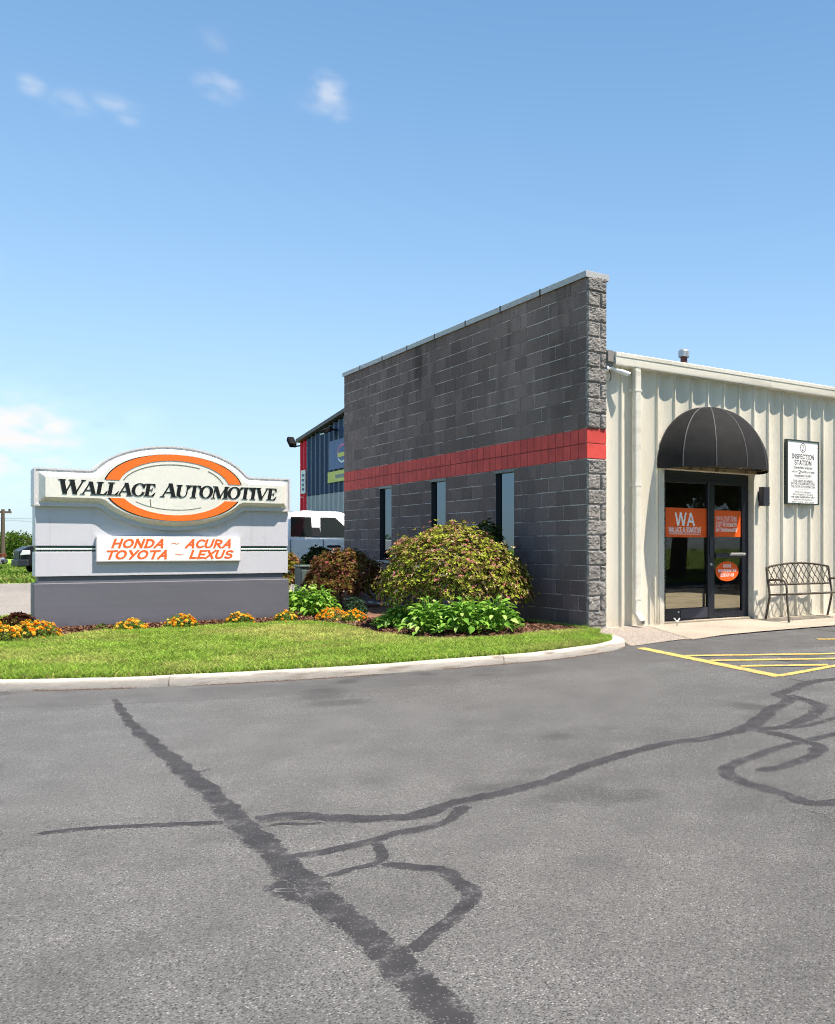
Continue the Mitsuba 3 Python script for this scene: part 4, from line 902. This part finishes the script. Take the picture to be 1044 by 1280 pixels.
# hostas: every leaf a part
def hosta_leaf(seed):
    r = np.random.default_rng(seed); nl, nw = 7, 4; v = []; f = []
    droop = r.uniform(.25, .6)
    for i in range(nl + 1):
        s = i / nl; w = .5 * (math.sin(math.pi * min(1, s * .93 + .06) ** .85)) ** .8 * (1 - .12 * s); w = max(w, .0)
        for j in range(nw + 1):
            u = j / nw * 2 - 1; x = s - .10 * droop * s * s; z = .16 * s - droop * s ** 2.2 * .55 + .12 * abs(u) * w * 2 + .012 * math.sin(s * 17 + u * 2)
            v.append((x, u * w * .62, z))
    for i in range(nl):
        for j in range(nw): a = i * (nw + 1) + j; b = a + nw + 1; f += [(a, b, b + 1), (a, b + 1, a + 1)]
    return trimesh.Trimesh(v, f, process=False)
def hosta_col(kind):
    def fn(p, n, uv):
        w = noise(p.x * 14, p.y * 14, p.z * 14)
        return mix(kind[0], kind[1], w)
    return fn
for nm, a, b in (('hosta_a', (.20, .40, .05), (.30, .51, .085)), ('hosta_b', (.11, .27, .035), (.20, .39, .06)), ('hosta_c', (.36, .55, .13), (.50, .66, .22))):
    scene[nm] = {'type': 'principledthin', 'base_color': mikit.proc(hosta_col((a, b))), 'roughness': .34, 'spec_trans': 0.0, 'diff_trans': .55, 'eta': 1.48}
HL = [mikit.ply(hosta_leaf(40 + i), b, smooth=True) for i in range(4) for b in ('hosta_a', 'hosta_b', 'hosta_c')]
def hosta(label, crowns, seed, hgt=.36):
    r = np.random.default_rng(seed); k = thing('hosta_plant', label, 'plant', None); stalks = []
    for (cx, cy, R, n) in crowns:
        for i in range(n):
            t = ((i + .5) / n) ** .8; el = 1.35 - 1.25 * t + r.normal(0, .12); az = i * 2.39996 + r.normal(0, .25)
            L = r.uniform(.072, .122) * (.8 + .35 * t); reach = R * (.10 + .78 * t) * r.uniform(.8, 1.1); hh = hgt * (1.0 - .72 * t ** 1.6) * r.uniform(.8, 1.12)
            bp = np.array([cx + math.cos(az) * reach, cy + math.sin(az) * reach, .0 + hh])
            pitch = el - .55 - .35 * t
            M = T().translate(bp.tolist()).rotate([0, 0, 1], math.degrees(az + r.normal(0, .3))).rotate([0, 1, 0], -math.degrees(pitch) * .75).rotate([1, 0, 0], float(r.normal(0, 16))).scale([float(L), float(L * r.uniform(.8, 1.05)), float(L)])
            put(k + '__leaf', HL[int(r.choice(12, p=[.12, .08, .05] * 4))], M)
            stalks.append(tube([(cx + math.cos(az) * .03, cy + math.sin(az) * .03, -.03), (cx + math.cos(az) * reach * .6, cy + math.sin(az) * reach * .6, hh * .7), bp + [math.cos(az) * .01, math.sin(az) * .01, .0]], .004, 4, cap=False))
    under = []
    for (cx, cy, R, n) in crowns:
        for i in range(int(n * 1.5)):
            t = r.random(); az = r.uniform(0, 6.283); reach = R * (.15 + .75 * t); L = r.uniform(.07, .12); hh = hgt * (.85 - .72 * t ** 1.5) * r.uniform(.5, 1.0)
            m = hosta_leaf(40 + int(r.integers(0, 12))); m.apply_scale(L)
            m.apply_transform(trimesh.transformations.euler_matrix(r.normal(0, .35), -r.uniform(-.2, .9), az + r.normal(0, .5), 'sxyz')); m.apply_translation([cx + math.cos(az) * reach, cy + math.sin(az) * reach, hh]); under.append(m)
    kk = add(k + '__under_leaf', cat_(under), 'hosta_b', smooth=True); labels[kk] = {'kind': 'stuff'}
    add(k + '__stalks', cat_(stalks), 'hosta_a', smooth=True)
hosta('wide bright green hosta at the lawn edge in front of the large shrub', [(-1.66, .10, .42, 118), (-2.0, .38, .34, 86), (-1.30, .0, .34, 86)], 51, .40)
hosta('smaller green hosta left of the wide hosta, below the large shrub', [(-1.92, 1.45, .36, 100), (-1.62, 1.80, .28, 50)], 52, .28)
hosta('bright green hosta against the right end of the monument sign', [(-2.22, 4.45, .34, 100), (-1.95, 4.75, .30, 70), (-2.3, 5.0, .3, 60)], 53, .42)

# marigold clumps
def marigold(i, label, x, y, w, h, seed, nb):
    r = np.random.default_rng(seed); k = thing('marigold_clump', label, 'flowers', 'orange flower clumps along the mulch bed')
    def dome(n, shell):
        a = r.uniform(0, 6.283, n); q = np.sqrt(r.random(n)); rr = np.stack([np.cos(a) * q, np.sin(a) * q], 1); z = np.sqrt(np.maximum(0, 1 - q * q)) * (1 if shell else 1) * r.uniform(.8 if shell else .25, 1.05, n)
        lump = .92 + .16 * meshkit.noise(np.c_[rr * 3, np.full(n, seed)], 2)
        return np.c_[x + rr[:, 0] * w * .44 * lump, y + rr[:, 1] * w * .36 * lump, -.02 + z * h * lump], np.c_[rr, z + .3]
    p, nrm = dome(900, False); n = len(p); t = np.cross(nrm, r.normal(size=(n, 3))); L = r.uniform(.02, .04, n)
    v, f, m = leaves(p, t + nrm * r.uniform(0, .8, (n, 1)), nrm, L, L * .4, LEAF4)
    kk = add(k + '__foliage', (v, f), 'leaf', color=np.repeat(np.array((.15, .26, .045)) * r.uniform(.5, 1.6, (n, 1)), m, 0)); labels[kk] = {'kind': 'stuff'}
    p, nrm = dome(int(nb * 1.35), True); nrm /= np.linalg.norm(nrm, axis=1, keepdims=True); nrm += [0, -.35, .2]
    vs, fs, cs = [], [], []; o = 0
    for q, d in zip(p, nrm):
        d = d / np.linalg.norm(d); a = np.cross(d, [.3, .2, .9]); a /= np.linalg.norm(a); b = np.cross(d, a); R = r.uniform(.016, .030)
        col = np.array([(.86, .36, .02), (.90, .50, .05), (.80, .20, .012), (.92, .64, .12)])[r.choice(4, p=[.38, .3, .17, .15])] * r.uniform(.8, 1.1)
        for lay, (rr, zz) in enumerate(((1.0, .004), (.72, .010), (.42, .016))):
            ph = r.uniform(0, 1); K = 9; ring = [q + d * (zz + .004 * (j % 2)) + R * rr * (1 if j % 2 else .72) * (a * math.cos(ph + j * 2 * math.pi / K) + b * math.sin(ph + j * 2 * math.pi / K)) for j in range(K)]
            vs += ring + [q + d * (zz - .004)]; fs += [(o + j, o + (j + 1) % K, o + K) for j in range(K)]; cs += [col * (.85 + .1 * lay)] * (K + 1); o += K + 1
    kk = add(k + '__blossoms', (np.array(vs), np.array(fs)), 'petal', color=np.array(cs)); labels[kk] = {'kind': 'stuff'}
for i, (lb, x, y, w, h, nb) in enumerate([('orange flower clump cut by the left edge of the photo', -6.06, 2.62, .50, .22, 70), ('large bright orange flower clump at the left end of the sign', -5.69, 2.95, .58, .21, 95), ('orange flower clump left of the middle of the sign base', -4.67, 3.46, .44, .15, 50),
        ('orange flower clump below the middle of the sign base', -4.09, 3.46, .46, .18, 55), ('orange flower clump near the right end of the sign base', -3.35, 3.66, .42, .17, 48), ('orange flower clump at the right corner of the sign', -2.75, 3.64, .36, .17, 34),
        ('wide orange flower clump in front of the hosta right of the sign', -2.18, 3.45, .50, .19, 70), ('orange flower clump nearest the wide green hosta', -2.02, 2.95, .40, .18, 50)]):
    marigold(i, lb, x, y, w, h, 60 + i, nb)

# utility cabinet
UB = thing('utility_cabinet', 'gray green metal utility cabinet among the shrubs', 'utility box')
add(UB + '__housing', cbox(-1.45, -1.10, 7.50, 7.86, -.1, .69, .012), 'cabinet_green')
add(UB + '__lid', cbox(-1.47, -1.08, 7.48, 7.88, .69, .735, .012), 'cabinet_green')
add(UB + '__door_panel', cbox(-1.43, -1.12, 7.485, 7.50, .08, .64, .005), 'cabinet_green')
add(UB + '__latch', cbox(-1.20, -1.17, 7.475, 7.486, .36, .43, .004), 'steel')

# ---------------------------------------------------------------- blue building behind
BB = thing('blue_warehouse', 'dark blue ribbed metal warehouse with red corner behind the white pickup', 'building')
BX = 6.66; YE = 35.755; SL = .1015
def roofz(y): return 6.02 + SL * (YE - y)
YP = 24.0
add(BB + '__end_wall', cat_([extrude(Polygon([(0, -.1), (YE - YP, -.1), (YE - YP, roofz(YP)), (0, 6.02)]), .3).apply_transform(np.array([[0, 0, 1, BX + .08], [-1, 0, 0, YE], [0, 1, 0, 0], [0, 0, 0, 1.0]]))]), 'blue_metal')
add(BB + '__side_wall', box(BX + .08, BX + 20, YE - .3, YE, -.1, 6.0), 'blue_metal')
y = YE
i = 0
while y > 28.2:
    w = .50 if y > 34.8 else .62; b = 'blue_red' if y > 34.8 else 'blue_metal'
    zt = roofz(y - w / 2) - .08
    prof = Polygon([(0, .08), (0, .0), (.07, -.085), (.20, -.085), (.27, .0), (w - .003, .0), (w - .003, .08)])
    segs = [(3.46, zt, b), (-.05, 3.44, 'blue_gray' if b == 'blue_metal' else 'blue_red')]
    for z0, z1, bb in segs:
        m = extrude(prof, z1 - z0); v = m.vertices; m.vertices = np.stack([BX + v[:, 1], y - v[:, 0], z0 + v[:, 2]], 1); m.invert()
        add(BB + '__panel', m, bb)
    y -= w; i += 1
rk = hull([(BX - .25, YE + .02, 5.98), (BX - .25, YE + .02, 6.14), (BX + .2, YE + .02, 5.98), (BX + .2, YE + .02, 6.14), (BX - .25, YP, roofz(YP) + .0), (BX - .25, YP, roofz(YP) + .16), (BX + .2, YP, roofz(YP)), (BX + .2, YP, roofz(YP) + .16)])
add(BB + '__rake_trim', rk, 'dark_trim')
rp = hull([(BX - .2, YE + .01, 6.10), (BX - .2, YE + .01, 6.16), (BX + 20, YE + .01, 6.10), (BX + 20, YE + .01, 6.16), (BX - .2, YP, roofz(YP) + .10), (BX - .2, YP, roofz(YP) + .17), (BX + 20, YP, roofz(YP) + .10), (BX + 20, YP, roofz(YP) + .17)])
add(BB + '__roof', rp, 'dark_trim')
BN = thing('blue_banner', 'blue and yellow banner high on the dark blue warehouse wall', 'banner')
fw_ = lambda g, h, x=BX - .09: facing_west(extrude(g, h), x, 31.5, 0)
add(BN + '__board', fw_(sbox(.10, 4.42, 2.6, 5.66), .02), 'banner_blue')
add(BN + '__strip', fw_(sbox(-.12, 3.88, 2.55, 4.34), .02), 'banner_yellow')
add(BN + '__strip_text', fw_(unary_union([sbox(.9 + .25 * i, 4.02, 1.06 + .25 * i, 4.18) for i in range(6)]), .004, BX - .111), 'banner_blue')
rg = elps(1.75, 5.05, .62, .40)
add(BN + '__emblem', cat_([fw_(rg.difference(elps(1.75, 5.05, .50, .31)).difference(sbox(-1, 4, 5, 5.0)), .004, BX - .111)]), 'banner_pink')
add(BN + '__emblem_band', fw_(sbox(1.2, 4.9, 2.3, 5.08), .006, BX - .111), 'banner_yellow')
add(BN + '__emblem_rim', fw_(rg.difference(elps(1.75, 5.05, .52, .33)).difference(sbox(-1, 4.85, 5, 6)), .004, BX - .111), 'banner_white')
NS = thing('notice_board', 'narrow white notice board on the red corner of the warehouse', 'sign')
add(NS + '__board', facing_west(extrude(sbox(.30, 3.58, .96, 4.66), .03), BX - .09, YE, 0), 'banner_white')
add(NS + '__print', facing_west(extrude(unary_union([sbox(.48, z, .82, z + .12) for z in (3.72, 3.92, 4.14, 4.36)]), .004), BX - .121, YE, 0), 'banner_blue')
flat('flood_black', (.012, .012, .013), .8, spec=.1)
def tilt_box(w, d, h, M): m = cbox(-w / 2, w / 2, -d / 2, d / 2, -h / 2, h / 2, .03); m.apply_transform(M); return m
TR = trimesh.transformations
FL = thing('floodlight', 'black floodlight on an arm at the corner of the blue warehouse', 'floodlight')
add(FL + '__arm', tube([(BX - .02, YE - .1, 5.85), (BX - .2, YE + .25, 5.83), (BX - .25, YE + .42, 5.93)], .035, 8), 'flood_black', smooth=True)
add(FL + '__head', tilt_box(.30, .62, .24, TR.concatenate_matrices(TR.translation_matrix([BX - .25, YE + .66, 6.06]), TR.rotation_matrix(.62, [1, 0, 0]))), 'flood_black')
FL = thing('floodlight', 'dark floodlight under the roof edge of the blue warehouse', 'floodlight')
add(FL + '__arm', tube([(BX + .02, 30.7, 6.1), (BX - .3, 30.7, 6.12)], .03, 8), 'flood_black', smooth=True)
add(FL + '__head', tilt_box(.42, .52, .2, TR.concatenate_matrices(TR.translation_matrix([BX - .45, 30.7, 6.05]), TR.rotation_matrix(-.5, [0, 1, 0]))), 'flood_black')
add(FL + '__lens', tilt_box(.34, .44, .06, TR.concatenate_matrices(TR.translation_matrix([BX - .50, 30.7, 5.95]), TR.rotation_matrix(-.5, [0, 1, 0]))), 'banner_white')

# ---------------------------------------------------------------- vehicles
def wheel(key, x, y, r, w, out):
    m = trimesh.creation.cylinder(r, w, sections=28); m.apply_transform(trimesh.transformations.rotation_matrix(math.pi / 2, [1, 0, 0])); m.apply_translation([x, y, r]); return m
def pickup(name, label, cat, mat, paint, cab=(0, 1.95), bedlen=1.95, hood=1.45, W=1.98, belt=1.27, roof=1.90, rearwin=(.045, .52), frontwin=(.695, 1.50), z0=0.0):
    """Front towards +x, x = 0 at the back of the cab, the near side at y = 0, the far side at y = W; placed by mat."""
    k = thing(name, label, cat); c0, c1 = cab; xb = -bedlen; xf = c1 + hood; t = .16
    def A(key, mesh, b, smooth=False):
        kk = uniq(key); scene[kk] = {**mikit.ply(mesh, b, smooth=smooth), 'to_world': mat}; return kk
    low = [hull([(xb, .06, .55), (xb, W - .06, .55), (xb, .03, belt - .1), (xb, W - .03, belt - .1), (c1 - .1, .0, .42), (c1 - .1, W, .42), (c1 - .1, .03, belt - .04), (c1 - .1, W - .03, belt - .04), (c0, 0.02, belt - .03), (c0, W - .02, belt - .03), (c0, 0, .42), (c0, W, .42)], .03),
           hull([(c1 - .1, .0, .42), (c1 - .1, W, .42), (xf, .12, .46), (xf, W - .12, .46), (xf, .14, belt - .28), (xf, W - .14, belt - .28), (xf - .25, .08, belt - .13), (xf - .25, W - .08, belt - .13), (c1 - .1, .06, belt - .0), (c1 - .1, W - .06, belt - .0)], .04),
           hull([(c0, .03, belt), (c0, W - .03, belt), (c0 + .06, t, roof - .06), (c0 + .06, W - t, roof - .06), (c0 + .35, t + .05, roof), (c0 + .35, W - t - .05, roof), (c1 - .85, t + .05, roof - .01), (c1 - .85, W - t - .05, roof - .01), (c1 - .55, t, roof - .09), (c1 - .55, W - t, roof - .09), (c1 + .1, .07, belt - .02), (c1 + .1, W - .07, belt - .02)], .03)]
    A(k + '__body', cat_(low), paint, 35)
    def sidez(z): return .03 + (t - .03) * (z - belt) / (roof - .06 - belt) - .034
    for a, b, s in ((rearwin[0], rearwin[1], 0), (frontwin[0], frontwin[1], .42)):
        for far in (0, 1):
            z0_, z1_ = belt + .035, roof - .115
            def q(x, z, o): yy = sidez(z) + o; return (x, yy if not far else W - yy, z)
            pts = [q(a, z0_, 0), q(b, z0_, 0), q(b - s, z1_, 0), q(a + .03, z1_, 0)]; pts += [(p[0], p[1] + (.02 if not far else -.02), p[2]) for p in pts]
            A(k + '__window', hull(pts), 'car_glass')
    if rearwin[1] < frontwin[0] - .05: A(k + '__pillar_trim', hull([(rearwin[1] + .0, sidez(belt + .04) - .004, belt + .035), (frontwin[0], sidez(belt + .04) - .004, belt + .035), (frontwin[0], sidez(belt + .26) - .004, belt + .24), (rearwin[1], sidez(belt + .26) - .004, belt + .24), (rearwin[1], .1, belt + .04), (frontwin[0], .1, belt + .04), (frontwin[0], .13, belt + .24)]), 'car_black')
    A(k + '__windshield', hull([(c1 - .52, t + .06, roof - .12), (c1 - .52, W - t - .06, roof - .12), (c1 + .11, .16, belt + .05), (c1 + .11, W - .16, belt + .05), (c1 - .6, t + .1, roof - .14), (c1 + .0, .2, belt + .03)]), 'car_glass')
    A(k + '__bed_rim', cat_([cbox(xb - .02, c0 - .03, -.005, .10, belt - .10, belt - .03, .02), cbox(xb - .02, c0 - .03, W - .10, W + .005, belt - .10, belt - .03, .02)]), paint)
    for s in (c0 + .70, c0 + .02, c1 - .30): A(k + '__door_seam', box(s, s + .012, -.034, -.025, .55, belt - .02), 'seam_dark')
    for hx in (c0 + .78,): A(k + '__door_handle', cbox(hx, hx + .29, -.055, -.028, belt - .20, belt - .145, .012), 'car_black')
    A(k + '__mirror', hull([(c1 - .45, -.10, belt + .12), (c1 - .45, -.22, belt + .12), (c1 - .45, -.10, belt + .30), (c1 - .45, -.22, belt + .30), (c1 - .36, -.12, belt + .15), (c1 - .36, -.2, belt + .28)], .02), paint)
    for yy in (.13, W - .13): A(k + '__headlight', hull([(xf + .03, yy - .09, belt - .42), (xf + .03, yy + .09, belt - .42), (xf - .02, yy - .1, belt - .26), (xf - .02, yy + .1, belt - .26), (xf - .22, yy + (-.14 if yy < 1 else .14), belt - .40), (xf - .22, yy + (-.14 if yy < 1 else .14), belt - .27)], .02), 'headlamp')
    A(k + '__bumper', hull([(xf + .08, .15, .42), (xf + .08, W - .15, .42), (xf + .08, .15, .62), (xf + .08, W - .15, .62), (xf - .15, -.02, .44), (xf - .15, W + .02, .44), (xf - .15, -.02, .62), (xf - .15, W + .02, .62)], .04), 'lamp_metal' if paint == 'car_black' else 'galv')
    A(k + '__grille', cbox(xf + .03, xf + .06, .35, W - .35, .68, belt - .30, .01), 'black_metal')
    for x in (xb + .85, xf - .75):
        for yy in (.12, W - .12):
            wk = A(k + '__wheel', wheel('', x, yy, .39, .26, 0), 'tyre', 30)
            m = trimesh.creation.cylinder(.24, .27, sections=20); m.apply_transform(trimesh.transformations.rotation_matrix(math.pi / 2, [1, 0, 0])); m.apply_translation([x, yy, .39])
            A(wk + '__rim', m, 'steel', 30)
    return k
pickup('pickup_truck', 'white pickup truck parked behind the block wall', 'pickup truck', T().translate([-.77, 10.72, -.02]), 'car_white', roof=1.86, belt=1.28, rearwin=(.045, .49), frontwin=(.655, 1.42))
pickup('pickup_truck', 'black pickup truck half hidden by the left end of the monument sign', 'pickup truck', T().translate([-.62, 36.4, -.04]).rotate([0, 0, 1], 184), 'car_black', roof=1.86, W=1.95, rearwin=(.06, .72), frontwin=(.80, 1.62))
def car(name, label, mat, paint):
    k = thing(name, label, 'car'); W = 1.8
    def A(key, mesh, b, smooth=False): kk = uniq(key); scene[kk] = {**mikit.ply(mesh, b, smooth=smooth), 'to_world': mat}; return kk
    A(k + '__body', cat_([hull([(-2.2, .1, .4), (-2.2, 1.7, .4), (2.2, .1, .4), (2.2, 1.7, .4), (-2.15, .05, .95), (-2.15, 1.75, .95), (2.1, .12, .78), (2.1, 1.68, .78), (.95, .04, 1.0), (.95, 1.76, 1.0)], .06),
                          hull([(-2.0, .1, 1.0), (-2.0, 1.7, 1.0), (-1.6, .25, 1.60), (-1.6, 1.55, 1.60), (.1, .25, 1.60), (.1, 1.55, 1.60), (.95, .12, 1.0), (.95, 1.68, 1.0)], .04)]), paint, 35)
    for s in (0, 1): A(k + '__window', hull([(-1.75, .06 if not s else 1.74, 1.08), (.62, .06 if not s else 1.74, 1.08), (-1.5, .20 if not s else 1.6, 1.52), (.1, .20 if not s else 1.6, 1.52), (-.5, .4 if not s else 1.4, 1.2)]), 'car_glass')
    for x in (-1.35, 1.35):
        for yy in (.12, 1.68): A(k + '__wheel', wheel('', x, yy, .33, .22, 0), 'tyre', 30)
    A(k + '__tail_light', cbox(2.17, 2.27, .10, .34, .66, .86, .02), 'amber'); A(k + '__tail_light', cbox(2.17, 2.27, 1.46, 1.70, .66, .86, .02), 'amber')
    A(k + '__bumper', cbox(2.1, 2.33, .06, 1.74, .36, .58, .05), 'black_metal')
car('parked_car', 'silver car cut by the left edge of the photo on the far grass', T().translate([-6.22, 45.2, -.04]).rotate([0, 0, 1], -8), 'car_silver')

# ---------------------------------------------------------------- trees, pole, wires
def tree(label, x, y, h, rad, trunk, nl, seed, leafL=.3, col=(.06, .11, .018), name='tree', low=.2, group=None):
    r = np.random.default_rng(seed); k = thing(name, label, 'tree', group)
    tr = [tube(spline([(x, y, -.2), (x + r.normal(0, .02 * h), y, h * .25), (x + r.normal(0, .03 * h), y + r.normal(0, .03 * h), h * .6), (x, y, h * .85)], 5), np.linspace(trunk, trunk * .25, 16), 8)]
    for i in range(9):
        a = r.uniform(0, 6.28); z = h * r.uniform(.25, .6); q = r.uniform(.5, .85)
        tr.append(tube(spline([(x, y, z), (x + rad * q * .5 * math.cos(a), y + rad * q * .5 * math.sin(a), z + h * .12), (x + rad * q * math.cos(a), y + rad * q * math.sin(a), z + h * r.uniform(.1, .3))], 4), np.linspace(trunk * .4, trunk * .1, 9), 6))
    add(k + '__trunk', cat_(tr), 'bark', smooth=True)
    nc = 60; d = r.normal(size=(nc, 3)); d /= np.linalg.norm(d, axis=1, keepdims=True); q = r.uniform(.35, .95, nc)
    cc = np.c_[d[:, 0] * rad * q, d[:, 1] * rad * q, d[:, 2] * h * (1 - low) / 2 * q] + [x, y, h * (1 + low) / 2]
    per = nl // nc; off = r.normal(size=(nc * per, 3)); off /= np.linalg.norm(off, axis=1, keepdims=True); cr = r.uniform(.2, .38, nc) * rad
    p = np.repeat(cc, per, 0) + off * (np.repeat(cr, per) * r.uniform(.6, 1.05, nc * per))[:, None] * [1, 1, .8]; p = p[p[:, 2] > h * low * .55]; n = len(p); off = r.normal(size=(n, 3)); nn = off * .7 + [0, 0, .7]
    L = leafL * r.uniform(.6, 1.4, n); v, f, m = leaves(p, r.normal(size=(n, 3)), nn, L, L * .6, LEAF4)
    c = np.array(col) * r.uniform(.6, 1.5, (n, 1)) * (.75 + .5 * meshkit.noise(p * (2.2 / rad), seed))[:, None]
    kk = add(k + '__crown', (v, f), 'leaf', color=np.repeat(c, m, 0)); labels[kk] = {'kind': 'stuff'}
r9 = np.random.default_rng(90)
GT = 'trees along the far edge of the field'
for i in range(18):
    x = -40 + i * 2.6 + r9.normal(0, .4); yy = 116 + r9.normal(0, 2.5)
    h = r9.uniform(2.9, 3.35)
    if abs(x + 5.2) < 1.4: h = 3.9
    pxx = 914 + FPX * ((np.array([x, yy, 0]) - CAM) @ RT) / ((np.array([x, yy, 0]) - CAM) @ FW)
    lab = 'bushy green tree of the far tree line, out of frame or behind the sign'
    if -12 < pxx < 46: lab = ('tallest bushy tree of the far tree line, above the black pickup' if h > 3.6 else 'bushy far tree at the left photo edge behind the utility pole' if pxx < 12 else f'lower bushy far tree {"left of" if x < -5.2 else "right of"} the tallest one, beyond the field')
    tree(lab, x, yy, h, r9.uniform(2.0, 2.6), .14, 2600, 200 + i, .30, ((.12, .19, .025), (.085, .15, .025), (.16, .21, .03))[i % 3], 'field_tree', -.25, GT if 'out of frame' in lab else None)
for i, (x, yy, h, rd) in enumerate([(9.5, -18.2, 11.5, 4.4), (14.8, -17.2, 12.5, 4.8), (20.5, -18.5, 13, 5), (27, -20, 12, 5), (12, -25, 13, 5), (18.5, -26, 13, 5), (33, -23, 12, 5), (24, -29, 13, 5)]):
    tree('tall leafy tree on the verge across the parking lot', x, yy, h, rd, .34, 7000, 300 + i, .36, (.07, .13, .02), 'verge_tree', .14, 'trees on the verge across the lot')
UP = thing('utility_pole', 'brown wooden utility pole with crossarm at the left edge of the photo', 'utility pole')
px, py = -.85, 108.5
add(UP + '__pole', tube([(px, py, -.2), (px, py, 5.0)], [.20, .15], 10), 'pole_wood', smooth=True)
add(UP + '__crossarm', cbox(px - 1.2, px + .7, py - .08, py + .08, 4.62, 4.82, .01), 'pole_wood')
for o in (-.9, -.4, .52): add(UP + '__insulator', tube([(px + o, py, 4.82), (px + o, py, 5.05)], .09, 8), 'lamp_metal', smooth=True)
for z, dy in ((3.86, 0), (4.10, .4)):
    k = thing('overhead_wire', ('lower' if z < 4 else 'upper') + ' thin dark overhead wire running right from the utility pole', 'wire')
    scene[k] = mikit.ply(tube([(px - 18, py + dy, z), (px, py + dy, z), (px + 6, py + dy, z - .03), (px + 24, py + dy, z)], .015, 5), 'black_metal', smooth=True)
WP = thing('white_post', 'thin white lamp post among the far field trees', 'post')
add(WP + '__pole', tube([(-4.85, 84, -.1), (-4.85, 84, 2.55)], .09, 8), 'white_plastic', smooth=True)
add(WP + '__head', cbox(-5.1, -4.6, 83.9, 84.1, 2.5, 2.62, .02), 'white_plastic')
